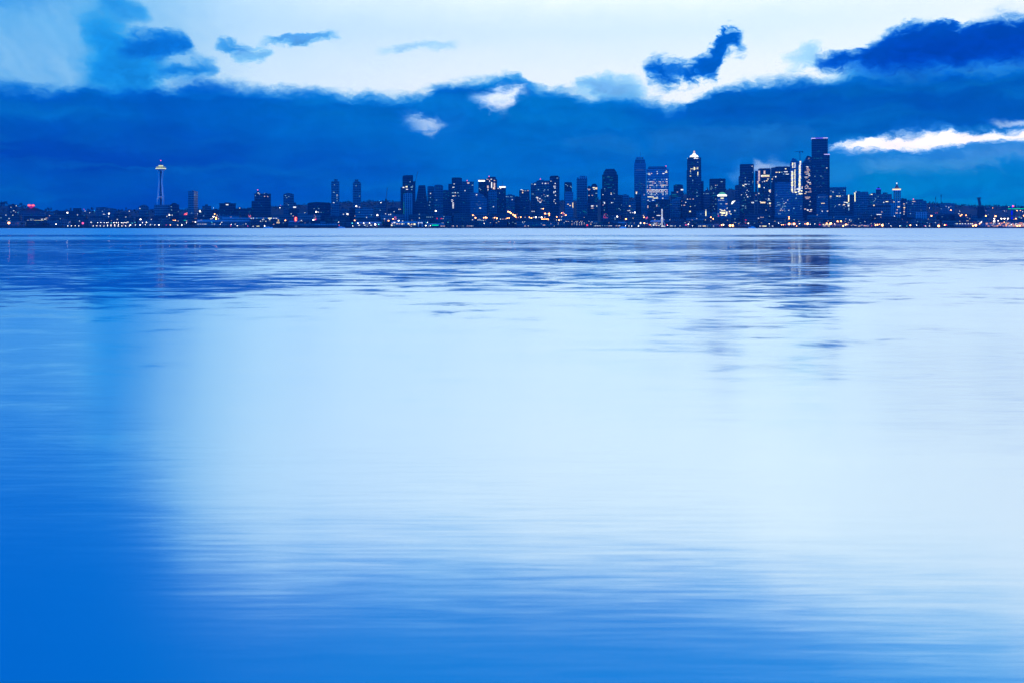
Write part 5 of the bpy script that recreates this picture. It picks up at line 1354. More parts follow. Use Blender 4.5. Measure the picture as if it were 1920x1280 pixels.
# ------------------------------------------------------------------ lamps
LIGHTS = '''
17 418.7 O3;17 410.4 W1;8.5 405 W2;11 404 W1;24 404 W1;26 395.5 W1;30.5 386.5 W1;13.5 414.6 C1;19 415 C1;105.3 421 W2;126.5 399.5 W2;155.6 419.2 P3;149 415 W1;171 417.2 W1;158.4 404 C1;159.6 396.2 W1;157.6 393 P1;169 399.6 W1;177.3 397.8 C1;177.3 395.2 C1;192 397 C1;204.6 401 W2;203.6 407 W1;220 412 W1;34 399 C1;2 409 C1;113 410.6 C1;93 405 P1
127.5 425 W1;134.3 425 W1;141.3 425 W1;148 425 W1;175 425 W1;181.6 425 W1;188.5 425 W1;195 425 W1;202 425 W1;208.5 425 W1;215.5 425 W1;222 425 W1;229 425 W1;236 425 W1
183.5 418 W1;189.6 418 W1;195.8 418 W1;200.4 418 W1;203 418 W1;209 418.4 C1;213 418 W1;215.5 418 W1;219 418.2 W1;222 418 W1;228 418 W1;231 418.4 W1;234.4 417.6 W1;237 418.2 W1;202 422.6 W1;208.6 422.4 W1;215.4 422 W1;222.4 421.4 W1
262.4 391.6 W1;242.7 396.8 W1;263.6 412 W2;283.6 412 W1;281 413.4 W1;275 417.6 W2;253.2 417.6 C1;267.6 418.2 W1;244.8 422.4 W2;254.3 422.4 W1;263 422.4 W2;272.6 422.4 W1;282 422.4 W1;290.6 422.4 W1;298.3 422.4 W2;312 422.6 P1;319.6 422.4 O1;333.6 422.6 W1;341.2 422.6 W2;240 417 W1;248 419 C1;243 425 W1
318 403.6 W2;322.8 404 W1;321.8 394.4 C1;313 406.4 W1;325 413.7 O1;328.6 413.7 O1;333.6 415 P1;345.6 413.6 G1;348 413.6 G1;350 415 P1;349.8 418.6 W1;366.6 416.6 W2;413.3 421 W1;397.4 417.4 C1;375 397 W2;371.2 402 W1;400.4 390.4 W1;402.4 402 O1;399.8 407 W2;405.2 408.6 O2;405 411.4 O2;395.4 411 W1;398.2 410 W1;409.6 411 W1;449.4 390.6 W1;470.8 409.7 W1;475 409.7 W1;432.4 424 P1;433.6 421.2 W1;445 424 W1;464.6 425 P1;496.4 426 W2
526.2 385.6 P1;524.8 390 W2;535.2 414 O2;546 401.6 W1;550 405.4 P1;563 415.8 W1;566.6 415.8 W1;565 414 W1;571.8 400 W1;593 398 W2;597 398.4 W1;587.6 413 W2;591.4 412 P2;651.6 402 W2;644 402.2 W1;665.6 406 P1;665 414 O1;635 417 W1;636 423 P1;660.6 419 C2;671.2 419 W2;682.2 419 W2;693 419 W2;703.6 421.4 W3;710.2 421.2 C2;661.6 425 W1;668 387.2 W2;674 389 W1;687.4 408.2 W1;711.4 377 C1;714.3 380.5 W2;723 401.4 W1;729 403 W1;732.4 402.8 W1;707.6 404 W2;696.4 403.6 C1;748 393 W1;750.8 393 P1;721 411 W1
728.4 415 O2;747.4 414.6 W2;755 415 W1;737 411 O1;798.4 423.6 W2;807 423.6 W1;786.3 409.7 W1;786.2 402.4 C1;817 396.2 W2;819.4 410.2 R1;827.4 410.4 R1;830.8 410.4 P1;832.4 406.4 C1;802 417.6 W1;799.6 418 C1;840 417.4 C1;800.6 407.6 C1;804 407.6 C1;807.4 407.6 C1;810.8 407.6 C1;814 408.6 C1
886.6 404 O1;891 409 O2;886 412.6 W1;896.4 413 W1;900 413 W1;903 414 C1;906 414 W1;908 419.4 W1;907 409 O1;910.4 408.4 O2;913 409 O1;927.4 408.6 O1;931.6 410 O2;938.4 411.4 W1;943 411.4 P1;951 410 O1;954.6 409.4 O1;952.8 397.4 O2;955.6 398.4 O2;958 400.4 O2;962.2 403 O2;966.4 405 O3;967.2 408 O2;971.6 408.4 P1;976.4 407.6 O1;984.6 408 P1;992.6 408 O1;996.4 409.6 O2;1001 408 W1;1004.8 408 W2;1010.6 408 W1;1015.4 408 W2;1021.4 408 W1;1016 411.4 O1;1020 411.4 O1;1024 411.4 O1;1027.6 411.4 O1;1022 401 O2;1025.6 401.4 W1;1029.6 401 O2;1030 404 O1;1015 392 W1;1018.4 392 O1;997.6 397 W1;1001.4 397 W1;1053 400 O2;1057.6 400 W1;1054.6 403.4 P1;1061 404 O1;1044 407.4 O1;1049 407.4 P1;1053 407.2 W1;1043.6 413 W1;1048 413 O1;1052 413 W1;889 405 P1;947.6 411 P1
1157.4 406.6 W2;1173.8 411 O2;1153.4 411.4 C1;1153 409 C1;1172.8 425 W1;1179 425 W1;1184.4 424.6 W1;1197 425.4 W2;1201 418.8 W2;1208 419 O2;1217.6 421.6 R2;1219 422 O1;1250.4 422.4 R2;1251.6 423 W1;1182 399.2 W1;1186 399.2 W1;1190.4 399 W2;1177.6 395.4 W1;1180.6 395.4 W1;1207.6 408 O1;1206.4 404.6 W1;1286 422.4 P2;1290.6 421.2 W2;1298 425 W1;1332.4 408 O2;1337.4 411 O1;1332.6 415 W1;1347 405.6 R1;1353 422.4 O2;1356.6 422 W2;1349.6 424 P1;1368.8 423.4 O3;1373.6 423.4 O3;1398.4 413 R1;1397.6 418.6 R1;1403.2 419.4 W2;1422 409.8 W1;1427 408 P1;1430.6 408 P1;1442 420.4 W1;1460 419.4 W1;1465.4 422 O1;1468.6 422 O1;1472 422 P1;1479.4 420.4 O3;1488.6 420.4 O3;1493.2 424.4 O1;1479.4 407.6 O1;1479.4 410.6 O1;1378 411 C1
1514 420 O3;1519 421 W1;1527.6 420.4 W1;1536.6 421.6 R2;1550 419.6 O2;1557.4 419.4 O3;1565 420.4 W1;1570.4 415.6 O2;1576.4 415.4 O2;1580.6 424 O2;1586 421.4 O2;1500 419.6 C1;1622 424.4 P1;1634 424 P1;1641.6 422.6 O2;1645 422 O2;1654 423 O3;1648.6 421 O1;1670 425 W1;1564 408 C1;1593 413 W1;1596 413.4 C1;1610 411 C1;1498.6 420 W1;1509 420.4 O1
1687 424.6 W1;1689 424 C1;1700 426 C1;1706.6 423 O2;1718.4 422.6 W1;1733 424 P1;1735.4 424.4 W1;1742.6 425 W1;1746.4 405.4 O2;1742.4 390.6 W1;1754 400.6 P1;1757 399.6 P1;1759.6 425.4 O3;1771 422.6 O2;1774 422.4 R2;1783 394.6 O1;1779 389.4 W1;1803.2 389.2 G1;1799 396.6 W1;1797.6 401.4 W1;1801 405 O1;1803.4 403.2 O1;1811.4 404.2 O1;1833 399.6 P1;1848 405.6 O3;1866.4 406 O3;1861 390.4 O1;1888.6 395.4 O1;1891 388 W1;1896 393.4 O1;1906.6 395.6 O2;1913 395.4 O1;1917.4 397.6 W1;1882.6 396.2 W1;1841.6 414 O2;1836.4 420 O2;1824 424 O2;1829.2 423 O3;1839.6 417.4 W2;1864.4 410.6 W2;1864 415.4 W3;1871.6 415.2 W2;1877.6 410.6 W2;1883.4 410.6 W2;1890.4 410.6 W2;1889 413.2 W2;1900.6 413.4 O3;1904.8 410.4 O1;1918.4 405.4 O3;1910.6 408 C1;1912 407.6 C1;1915 409.4 W1;1907 425 O2;1911.6 424 O2;1918.6 423 O3;1882.6 417.2 O1;1872.6 420 W1;1896.4 421.6 W1;1897 402 P1'''
SECT = [(115, 'on the far left shore'), (160, 'below the stepped long dark block'), (241, 'in the double row left of the saucer tower'), (345, 'at the foot of the saucer-topped tower'), (418, 'near the lone slab tower'), (530, 'below the pink-peaked tower'), (615, 'around the red letter sign'), (715, 'below the two matching slim towers'), (800, 'below the bright-banded tower'), (880, 'below the stacked-window tower'), (945, 'below the curve-capped lit tower'), (1035, 'along the orange hill road'), (1105, 'left of the round-topped banded tower'), (1195, 'before the gem-crowned tower'), (1262, 'around the big wheel'), (1330, 'below the pyramid-roofed tower'), (1385, 'below the lit white dome'), (1450, 'below the lit-cornered tower'), (1512, 'below the twin light-shaft tower'), (1600, 'below the tallest black tower'), (1672, 'below the corniced wide block'), (1745, 'near the white spired tower'), (1835, 'left of the orange-lit port'), (2000, 'in the orange-lit port at right')]
CN = dict(W='white', O='orange', P='pink', R='red', G='green', C='bluish')
SN = {'1': 'small', '2': 'bright', '3': 'big glaring'}
HEADS = {}
LAMPN = 0
for tok in LIGHTS.replace('\n', ';').split(';'):
    if not tok.strip():
        continue
    px, py, cs = tok.split()
    px, py, c, sz = float(px), float(py), cs[0], cs[1]
    r = {'1': .68, '2': 1.2, '3': 2.1}[sz] * (1.25 if c in 'OPR' else .95)
    sect = next(s for lim, s in SECT if px < lim)
    if py < 416.2:
        cands = sorted((b for b in BLDS if b.covers(px, py)), key=lambda b: b.D)
        if cands:
            b = cands[0]
            wpx = {'1': 1.5, '2': 2.1, '3': 3}[sz]
            b.attach(px, py, wpx, wpx * .85, LAMP[c] if (sz != '1' or c in 'GRB') else {'W': 'w_white', 'O': 'lamp_orange', 'P': 'w_pink', 'C': 'w_cool'}[c], 'wall_lamp', .8)
            continue
        # nothing stands there: a street lamp on the slope whose ground lies just under this height
        Y = 2490
        while Y < 4000 and zof(py, Y) - ground(xof(px, Y), Y) > 11:
            Y += 30
        if Y >= 3990:
            Y = 3700
        k, where = 1.25, 'hill'
    else:
        Y, k, where = 2405, 1.0, 'quay'
    X = xof(px, Y)
    g = ground(X, Y)
    h = max(2.2, zof(py, Y) - g)
    kind = 'street_lamp' if h < 16 else 'light_mast'
    lab = f"{SN[sz]} {CN[c]} {'lamp' if h < 16 else 'light mast'} {'on the quay' if where == 'quay' else 'on the slope'} {sect}"
    t = thing(kind, lab, 'lamp', (X, Y, g), 0, f"{CN[c]} lamps {sect}")
    MB().tube((0, 0, 0), (0, 0, h), .16 + h * .006, .1, 5).tube((0, 0, h), (0, -1.0, h + .1), .1, .08, 4).build('pole', 'steel', t)
    key = (c, sz)
    if key not in HEADS:
        HEADS[key] = MB().ball((0, 0, 0), r, 8, 6).mesh('lamp_head', LAMP[c])
    link('lamp_head', HEADS[key], t, (0, -1.0, h))
    LAMPN += 1
for b in BLDS:
    b.finish()
# ------------------------------------------------------------------ tunables
SUN_AZ, SUN_EL, SUN_E, SKY_STRENGTH = 38.0, 2.0, .05, .05
WEST_FILL_LO, WEST_FILL_HI = (.0, .36, 1.75, 1), (.0, .18, 1.2, 1)
DECK_EDGE = [(-400, .235), (0, .25), (150, .265), (250, .295), (330, .345), (420, .378), (700, .398), (1000, .405), (1400, .42), (1920, .435)]
GAP_BOOST = (1.82, 1.36, 1.12, 1)
AMP, SOFT, SKY_GAIN = 3.8, 2.0, 1.05
FLOOD = 5e4
HAZE, HAZE_COL = 7e-5, (.08, .43, .95, 1)
GUST, GUST_TILT, LEE, CALM = .24, .09, .2, .2
# over log10(distance in m)/4
WATER_BAND = [(0, .9), (.25, .88), (.3, .86), (.36, .82), (.4, .75), (.45, .64), (.5, .54), (.56, .46), (.6, .5), (.615, .78), (.63, .8), (.64, .5), (.655, .5), (.67, .95), (1, 1)]
WATER_AMP = [(0, .2), (.25, .3), (.3, .5), (.36, .75), (.42, .85), (.5, .85), (.6, .7), (.66, .3), (1, .05)]
WATER_TILT = [(0, 0), (.25, .03), (.3, .22), (.36, .5), (.42, .75), (.5, .9), (.67, .9), (1, .95)]
WATER_R0 = [(0, .1), (.3, .1), (.5, .09), (.7, .1), (1, .1)]
WATER_R1 = [(0, .03), (.3, .05), (.4, .08), (.5, .12), (.67, .2), (1, .2)]
WATER_FINE, WATER_SWELL = .045, .018
WATER_COL = (.82, .96, 1, 1)

# ------------------------------------------------------------------ seawall, land, water
m = MB().box(-3600, 3600, 2399.4, 2402, -.5, 3.2)
m.box(-3600, 3600, 2399, 2402.4, 3.2, 3.75)
sw = m.build('seawall', 'seawall')
tag(sw, 'long dark seawall running the whole width of the far shore', 'seawall')

v, f = [], []
ys = [2401.5, 2440, 2480, 2560, 2640, 2740, 2860, 3000, 3120, 3200, 3280, 3360, 3440, 3520, 3600, 3680, 3760, 3840, 3920, 4000, 4100, 4250, 4500, 5000]
us = [-.95 + 1.9 * i / 220 for i in range(221)]
for Y in ys:
    for uu in us:
        X = uu * Y
        v.append((X, Y, ground(X, Y)))
n = len(us)
for j in range(len(ys) - 1):
    for i in range(n - 1):
        f.append((j * n + i, j * n + i + 1, (j + 1) * n + i + 1, (j + 1) * n + i))
me = bpy.data.meshes.new('terrain')
me.from_pydata(v, [], f)
me.materials.append(MATS['earth'])
structure(link('terrain', me))

wm, t, out = new_mat('bay_water')
geo = t.node('ShaderNodeNewGeometry')
sp = t.node('ShaderNodeSeparateXYZ')
t.put(sp.inputs[0], geo.outputs['Position'])
X_, Y_ = sp.outputs[0], sp.outputs[1]
pos = t.xyz(X_, Y_, 0)
# wind-ruffled patches: several metres across near the shore of the viewer, wide bands far out
n1 = t.noise(t.xyz(t.mul(X_, .2), t.mul(Y_, .42), 0), 1, 8, .7, .4)
n2 = t.noise(t.xyz(t.mul(X_, .02), t.mul(Y_, .035), 3.3), 1, 3, .5, .3)
n3 = t.noise(t.xyz(t.mul(X_, .6), t.mul(Y_, 7.5), 7.7), 1, 4, .6, .3)
n4 = t.noise(t.xyz(t.mul(X_, .12), t.mul(Y_, .9), 2.2), 1, 4, .6, .3)
lg = t.m('DIVIDE', t.m('LOGARITHM', t.m('MAXIMUM', Y_, 1.0), 10.0), 4.0)          # .25 = 10 m, .5 = 100 m, .75 = 1 km
nz = t.add(t.mul(t.sub(n1.outputs[0], .5), 3.0), t.mul(t.sub(n2.outputs[0], .5), 1.5))
gust = t.mul(t.smooth(t.add(t.m('DIVIDE', X_, t.m('MAXIMUM', Y_, 1.0)), t.mul(t.sub(n2.outputs[0], .5), .12)), .33, .46), t.mul(t.smooth(lg, .3, .42), GUST))
rat = t.add(t.m('DIVIDE', X_, t.m('MAXIMUM', Y_, 1.0)), t.mul(t.sub(n2.outputs[0], .5), .06))
calm = t.mul(t.mul(t.smooth(rat, .2, .3), t.smooth(rat, .385, .355)), CALM)
lee = t.mul(t.smooth(t.add(t.m('DIVIDE', X_, t.m('MAXIMUM', Y_, 1.0)), t.mul(t.sub(n2.outputs[0], .5), .3)), -.22, -.44), LEE)
ruf = t.smooth(t.add(t.add(t.curve(lg, WATER_BAND), t.sub(t.sub(gust, lee), calm)), t.mul(nz, t.curve(lg, WATER_AMP))), .12, .88)
tilt = t.add(t.mul(gust, GUST_TILT), t.mul(ruf, t.mul(t.curve(lg, WATER_TILT), .1)))
tilt = t.add(tilt, t.add(t.mul(t.sub(n3.outputs[0], .5), WATER_FINE), t.mul(t.sub(n4.outputs[0], .5), WATER_SWELL)))
rough = t.add(t.curve(lg, WATER_R0), t.mul(ruf, t.curve(lg, WATER_R1)))
tx = t.mul(t.sub(n1.outputs[0], .5), .012)
nv = t.node('ShaderNodeVectorMath', operation='NORMALIZE')
t.put(nv.inputs[0], t.xyz(tx, t.mul(tilt, -1.0), 1.0))
gl = t.node('ShaderNodeBsdfGlossy')
gl.inputs['Color'].default_value = WATER_COL
t.put(gl.inputs['Roughness'], rough)
t.put(gl.inputs['Normal'], nv.outputs[0])
df = t.node('ShaderNodeBsdfDiffuse')
df.inputs['Color'].default_value = (.0, .2, .36, 1)
fr = t.node('ShaderNodeFresnel')
fr.inputs['IOR'].default_value = 1.33
ms = t.node('ShaderNodeMixShader')
t.put(fr.inputs['Normal'], nv.outputs[0])
t.put(ms.inputs[0], t.remap(fr.outputs[0], 0, .4, .7, 1.0))
t.put(ms.inputs[1], df.outputs[0])
t.put(ms.inputs[2], gl.outputs[0])
t.put(out.inputs[0], ms.outputs[0])
me = bpy.data.meshes.new('water')
me.from_pydata([(-3600, -1500, 0), (3600, -1500, 0), (3600, 2401, 0), (-3600, 2401, 0)], [], [(0, 1, 2, 3)])
me.materials.append(wm)
structure(link('water', me))

if HAZE:
    hm, t, out = new_mat('haze_air')
    pv = t.node('ShaderNodeVolumePrincipled')
    pv.inputs['Color'].default_value = HAZE_COL
    pv.inputs['Density'].default_value = HAZE
    t.put(out.inputs['Volume'], pv.outputs[0])
    hz = MB().box(-5200, 5200, -1700, 5300, -1.6, 420).build('haze', 'haze_air')
    hz['kind'] = 'stuff'
    hz['label'] = 'thin blue evening haze over the bay and city'
    hz['category'] = 'haze'

# ------------------------------------------------------------------ the sky
w = bpy.data.worlds.new('World')
S.world = w
w.use_nodes = True
w.node_tree.nodes.clear()
t = NT(w.node_tree)
out = t.node('ShaderNodeOutputWorld')
bg = t.node('ShaderNodeBackground')
t.put(out.inputs[0], bg.outputs[0])
tc = t.node('ShaderNodeTexCoord')
nrm = t.node('ShaderNodeVectorMath', operation='NORMALIZE')
t.put(nrm.inputs[0], tc.outputs['Generated'])
sp = t.node('ShaderNodeSeparateXYZ')
t.put(sp.inputs[0], nrm.outputs[0])
dx, dy, dz = sp.outputs
az = t.m('ARCTAN2', dx, dy)
hl = t.m('SQRT', t.add(t.mul(dx, dx), t.mul(dy, dy)))
el = t.m('DIVIDE', dz, t.m('MAXIMUM', hl, .02))                 # tangent of the elevation
wv = t.noise(t.xyz(t.mul(az, 20), t.mul(el, 34), 1.5), 1, 6, .6, .0)
ws = t.node('ShaderNodeSeparateColor')
t.put(ws.inputs[0], wv.outputs['Color'])
az = t.add(az, t.mul(t.sub(ws.outputs[0], .5), .05))
el = t.add(el, t.mul(t.mul(t.sub(ws.outputs[1], .5), .03), t.m('MULTIPLY', t.m('ABSOLUTE', el), 14, clampit=True)))
A0 = .8
u01 = t.m('ADD', t.m('MULTIPLY', az, .5 / A0), .5, clampit=True)
E0, E1 = -.1, .8


def ang(px):
    return math.atan((px - CX) / F)


def aP(px):
    return ang(px) / (2 * A0) + .5


def eP(px, py):
    return ((YH - py) / F * math.cos(ang(px)) - E0) / (E1 - E0)


def ecurve(pts):
    pts = [(aP(a), eP(a, b)) for a, b in pts]
    if pts[0][0] > .01:
        pts = [(0, pts[0][1])] + pts
    if pts[-1][0] < .99:
        pts = pts + [(1, pts[-1][1])]
    return t.remap(t.curve(u01, pts), 0, 1, E0, E1)


def acurve(pts):
    """value over the photo column"""
    pts = [(aP(a), b) for a, b in pts]
    if pts[0][0] > .01:
        pts = [(0, pts[0][1])] + pts
    if pts[-1][0] < .99:
        pts = pts + [(1, pts[-1][1])]
    return t.curve(u01, pts)


PX = 1 / F
svar = t.remap(t.noise(t.xyz(t.mul(az, 9), t.mul(el, 16), 6), 1, 3, .5).outputs[0], .33, .67, .45, 2.1)
nA = t.sub(t.noise(t.xyz(t.mul(az, 26), t.mul(el, 44), 0), 1, 7, .6, .5).outputs[0], .5)      # billows
nB = t.sub(t.noise(t.xyz(t.mul(az, 70), t.mul(el, 150), 4), 1, 6, .62, .8).outputs[0], .5)    # wisps
nC = t.sub(t.noise(t.xyz(t.mul(az, 5), t.mul(el, 14), 9), 1, 5, .55, .4).outputs[0], .5)      # broad tone
nD = t.sub(t.noise(t.xyz(t.mul(t.add(az, t.mul(el, .55)), 30), t.mul(el, 7), 2), 1, 5, .55, .2).outputs[0], .5)   # slanting streaks


def aramp(stops):
    return t.ramp(u01, [(aP(a), c) for a, c in stops])


# clear sky between the cloud decks
low_clear = aramp([(-300, lin(120, 195, 240)), (250, lin(170, 218, 246)), (500, lin(212, 236, 253)), (850, lin(232, 244, 254)), (1300, lin(232, 245, 255)), (1920, lin(222, 242, 255))])
top_clear = aramp([(-300, lin(95, 175, 235)), (250, lin(150, 208, 246)), (600, lin(176, 219, 252)), (1000, lin(192, 228, 252)), (1500, lin(192, 230, 252)), (1920, lin(190, 228, 250))])
clear = t.mix(t.smooth(el, .14, .265), low_clear, top_clear)
nis = t.node('ShaderNodeTexSky')
nis.sky_type = 'NISHITA'
nis.sun_disc = False
nis.sun_elevation = math.radians(SUN_EL)
nis.sun_rotation = math.radians(SUN_AZ)
nv = t.node('ShaderNodeVectorMath', operation='SCALE')
t.put(nv.inputs[0], nis.outputs[0])
nv.inputs['Scale'].default_value = SKY_STRENGTH
ad = t.node('ShaderNodeMix', data_type='RGBA', blend_type='ADD')
ad.inputs[0].default_value = 1.0
t.put(ad.inputs[6], clear)
t.put(ad.inputs[7], nv.outputs[0])
col = ad.outputs[2]


def veilmix(m, a, b, light=False):
    """Thin cloud lets blue through before red: the edge of a cloud turns cyan, not grey."""
    sa, sb, cc = t.node('ShaderNodeSeparateColor'), t.node('ShaderNodeSeparateColor'), t.node('ShaderNodeCombineColor')
    t.put(sa.inputs[0], a)
    t.put(sb.inputs[0], b)
    for i, k in enumerate((2.0, 1.4, .9) if light else (3.2, 1.8, .85)):
        mm = t.m('POWER', m, k) if light else t.sub(1.0, t.m('POWER', t.sub(1.0, m), k))
        t.put(cc.inputs[i], t.add(sa.outputs[i], t.mul(mm, t.sub(sb.outputs[i], sa.outputs[i]))))
    return cc.outputs[0]


def layer(col, color, top=None, bot=None, soft=6, amp=10, amp2=4, alpha=1.0, softb=None, ampb=None, shade=.9, light=False):
    m = None
    if top:
        e = t.add(ecurve(top), t.add(t.mul(nA, amp * AMP * PX), t.mul(nB, amp2 * AMP * PX)))
        m = t.smooth(t.m('DIVIDE', t.sub(e, el), svar), -soft * SOFT * PX, soft * SOFT * PX)
    if bot:
        e = t.add(ecurve(bot), t.add(t.mul(nA, (amp if ampb is None else ampb) * AMP * PX), t.mul(nB, amp2 * AMP * PX)))
        s = (softb or soft) * SOFT * PX
        mb = t.smooth(t.m('DIVIDE', t.sub(el, e), svar), -s, s)
        m = mb if m is None else t.mul(m, mb)
    if not (isinstance(alpha, float) and alpha == 1.0):
        m = t.mul(m, alpha)
    if shade:
        vs = t.node('ShaderNodeVectorMath', operation='SCALE')
        t.put(vs.inputs[0], color if isinstance(color, bpy.types.NodeSocket) else color[:3])
        t.put(vs.inputs['Scale'], t.add(1.0, t.add(t.mul(nA, shade), t.mul(nB, shade * .5))))
        color = vs.outputs[0]
    return veilmix(m, col, color, light)


def span(a, b, s=14):
    """1 inside photo columns a..b with soft ends"""
    return t.mul(t.smooth(az, ang(a - s), ang(a + s)), t.smooth(az, ang(b + s), ang(b - s)))


def seg(pts, pad=1):
    return pts


# upper left veil with falling streaks
veil = t.mul(acurve([(-400, 1), (150, 1), (250, .75), (400, .25), (520, 0)]), t.m('ADD', t.mul(nD, 1.6), .75, clampit=True))
col = t.mix(veil, col, lin(104, 184, 240))
col = layer(col, lin(30, 156, 234), [(100, 20), (140, 48), (190, 52), (240, 78), (290, 120), (300, 150)], [(100, 60), (150, 110), (190, 165), (300, 185)], 26, 26, 12, t.mul(span(165, 265, 60), .68))
col = layer(col, lin(20, 140, 225), [(-100, -60), (60, -20), (110, 20), (130, 60), (150, 90)], [(-100, 0), (20, 10), (80, 60), (130, 130), (150, 160)], 26, 16, 8, t.mul(span(-60, 140, 40), .18))
# small clouds upper left
C1, C2 = lin(22, 130, 222), lin(50, 150, 228)
col = layer(col, lin(30, 146, 228), [(140, 52), (180, 54), (215, 66), (250, 78)], [(140, 70), (180, 86), (220, 84), (250, 84)], 9, 10, 6, t.mul(span(145, 225, 12), .7))
col = layer(col, lin(22, 142, 226), [(150, 100), (220, 84), (290, 96), (330, 118)], [(150, 150), (220, 172), (300, 168), (330, 150)], 24, 22, 10, t.mul(span(165, 300, 34), .8))
col = layer(col, lin(10, 116, 212), [(215, 88), (240, 74), (265, 63), (300, 66), (340, 68), (362, 82), (372, 96)], [(215, 92), (250, 96), (290, 108), (330, 104), (365, 100), (372, 98)], 8, 6, 5, t.mul(span(224, 364, 8), .95))
col = layer(col, lin(14, 124, 216), [(270, 138), (310, 128), (345, 124), (375, 118), (400, 122), (415, 132)], [(270, 136), (300, 142), (330, 144), (380, 134), (415, 134)], 6, 6, 4, t.mul(span(282, 402, 10), .9))
col = layer(col, C1, [(400, 78), (430, 76), (470, 88), (500, 96)], [(400, 84), (430, 92), (465, 94), (500, 104)], 5, 8, 8, t.mul(span(404, 470, 10), .85))
col = layer(col, lin(110, 180, 236), [(430, 94), (460, 94), (500, 96)], [(430, 104), (470, 112), (500, 112)], 6, 10, 10, t.mul(span(440, 498, 10), .8))
col = layer(col, lin(85, 160, 228), [(470, 80), (500, 74), (540, 68), (600, 65), (635, 62)], [(470, 80), (500, 80), (560, 83), (600, 78), (635, 68)], 4, 5, 5, t.mul(span(490, 624, 14), .8))
col = layer(col, lin(150, 200, 240), [(700, 92), (760, 88), (830, 82), (862, 82)], [(700, 94), (760, 94), (800, 90), (862, 88)], 3, 3, 4, t.mul(span(718, 850, 22), .6))
col = layer(col, lin(30, 140, 224), [(170, -10), (200, -6), (240, 5), (270, 12), (290, 22)], [(170, 2), (200, 12), (230, 24), (260, 28), (290, 32)], 6, 8, 6, t.mul(span(180, 280, 14), .85))
# the S-shaped cloud and its neighbours
CD = lin(0, 104, 205)
col = layer(col, lin(118, 180, 234), [(1050, 160), (1090, 151), (1130, 150), (1170, 156), (1215, 170)], [(1050, 158), (1085, 166), (1120, 176), (1170, 178), (1215, 178)], 6, 6, 6, t.mul(span(1066, 1205, 12), .85))
col = layer(col, lin(0, 98, 202), [(1200, 130), (1212, 118), (1228, 107), (1245, 109), (1258, 122), (1270, 120), (1285, 124), (1300, 116), (1318, 102), (1328, 90), (1336, 75), (1350, 63), (1370, 56), (1385, 57), (1398, 72)],
            [(1200, 136), (1222, 148), (1250, 153), (1275, 148), (1290, 154), (1310, 146), (1330, 152), (1342, 148), (1352, 128), (1358, 110), (1368, 98), (1380, 88), (1390, 94), (1398, 88)], 7, 9, 15, span(1208, 1396, 7))
col = layer(col, lin(130, 190, 238), [(1455, 128), (1480, 112), (1500, 98), (1545, 86)], [(1455, 132), (1480, 124), (1500, 118), (1545, 108)], 8, 12, 12, t.mul(span(1466, 1530, 12), .55))
# bright slot colours under the upper right cloud
col = layer(col, lin(60, 156, 228), [(1500, 150), (1560, 138), (1620, 128), (1700, 118), (1800, 110), (1960, 100)], None, 9, 6, 5, t.smooth(az, ang(1510), ang(1640)))
col = layer(col, lin(0, 82, 190), [(1500, 124), (1525, 112), (1560, 104), (1610, 94), (1640, 84), (1665, 70), (1695, 56), (1735, 44), (1775, 41), (1795, 55), (1822, 52), (1850, 44), (1920, 39), (2100, 30)],
            [(1500, 122), (1540, 126), (1600, 130), (1700, 130), (1780, 126), (1850, 118), (1920, 110), (2100, 102)], 5, 9, 7, t.smooth(az, ang(1510), ang(1534)), 7, 6)
col = layer(col, lin(0, 64, 172), [(1560, 122), (1650, 105), (1750, 78), (1850, 70), (2000, 62)], [(1560, 120), (1650, 123), (1750, 120), (1850, 108), (2000, 98)], 16, 10, 5, t.mul(t.smooth(az, ang(1570), ang(1700)), .8), 14, 6)

# the great cloud bank
up = aramp([(-300, lin(0, 90, 200)), (0, lin(0, 96, 205)), (300, lin(0, 98, 208)), (520, lin(0, 110, 216)), (760, lin(0, 116, 216)), (960, lin(0, 122, 219)), (1150, lin(0, 118, 216)), (1330, lin(0, 104, 206)), (1520, lin(0, 96, 199)), (1720, lin(0, 90, 194)), (1920, lin(0, 96, 200)), (2200, lin(0, 110, 210))])
lo = aramp([(-300, lin(0, 66, 178)), (0, lin(0, 72, 182)), (300, lin(0, 76, 188)), (500, lin(0, 96, 206)), (800, lin(0, 110, 213)), (1050, lin(0, 116, 216)), (1300, lin(0, 116, 214)), (1500, lin(0, 134, 219)), (1620, lin(0, 148, 222)), (1920, lin(0, 150, 224)), (2200, lin(0, 150, 224))])
bank = t.mix(t.smooth(t.add(el, t.mul(nC, .03)), .12, .05), up, lo)
dk = t.mul(t.smooth(t.add(t.m('ABSOLUTE', t.sub(el, t.add(.072, t.mul(nC, .02)))), 0.0), .05, .0), acurve([(-300, .5), (300, .45), (600, .2), (900, 0), (2200, 0)]))
bank = t.mix(dk, bank, lin(0, 64, 178))
nE = t.sub(t.noise(t.xyz(t.mul(az, 7), t.mul(t.add(el, t.mul(nA, .02)), 75), 5), 1, 4, .5, .3).outputs[0], .5)
bank = t.mix(t.m('MULTIPLY', t.m('ABSOLUTE', nE), 1.6, clampit=True), bank, t.mix(t.m('GREATER_THAN', nE, 0), lin(0, 78, 186), lin(12, 136, 224)))
bank = t.mix(t.m('MULTIPLY', t.m('ABSOLUTE', nC), 2.0, clampit=True), bank, t.mix(t.m('GREATER_THAN', nC, 0), lin(0, 82, 196), lin(0, 124, 220)))
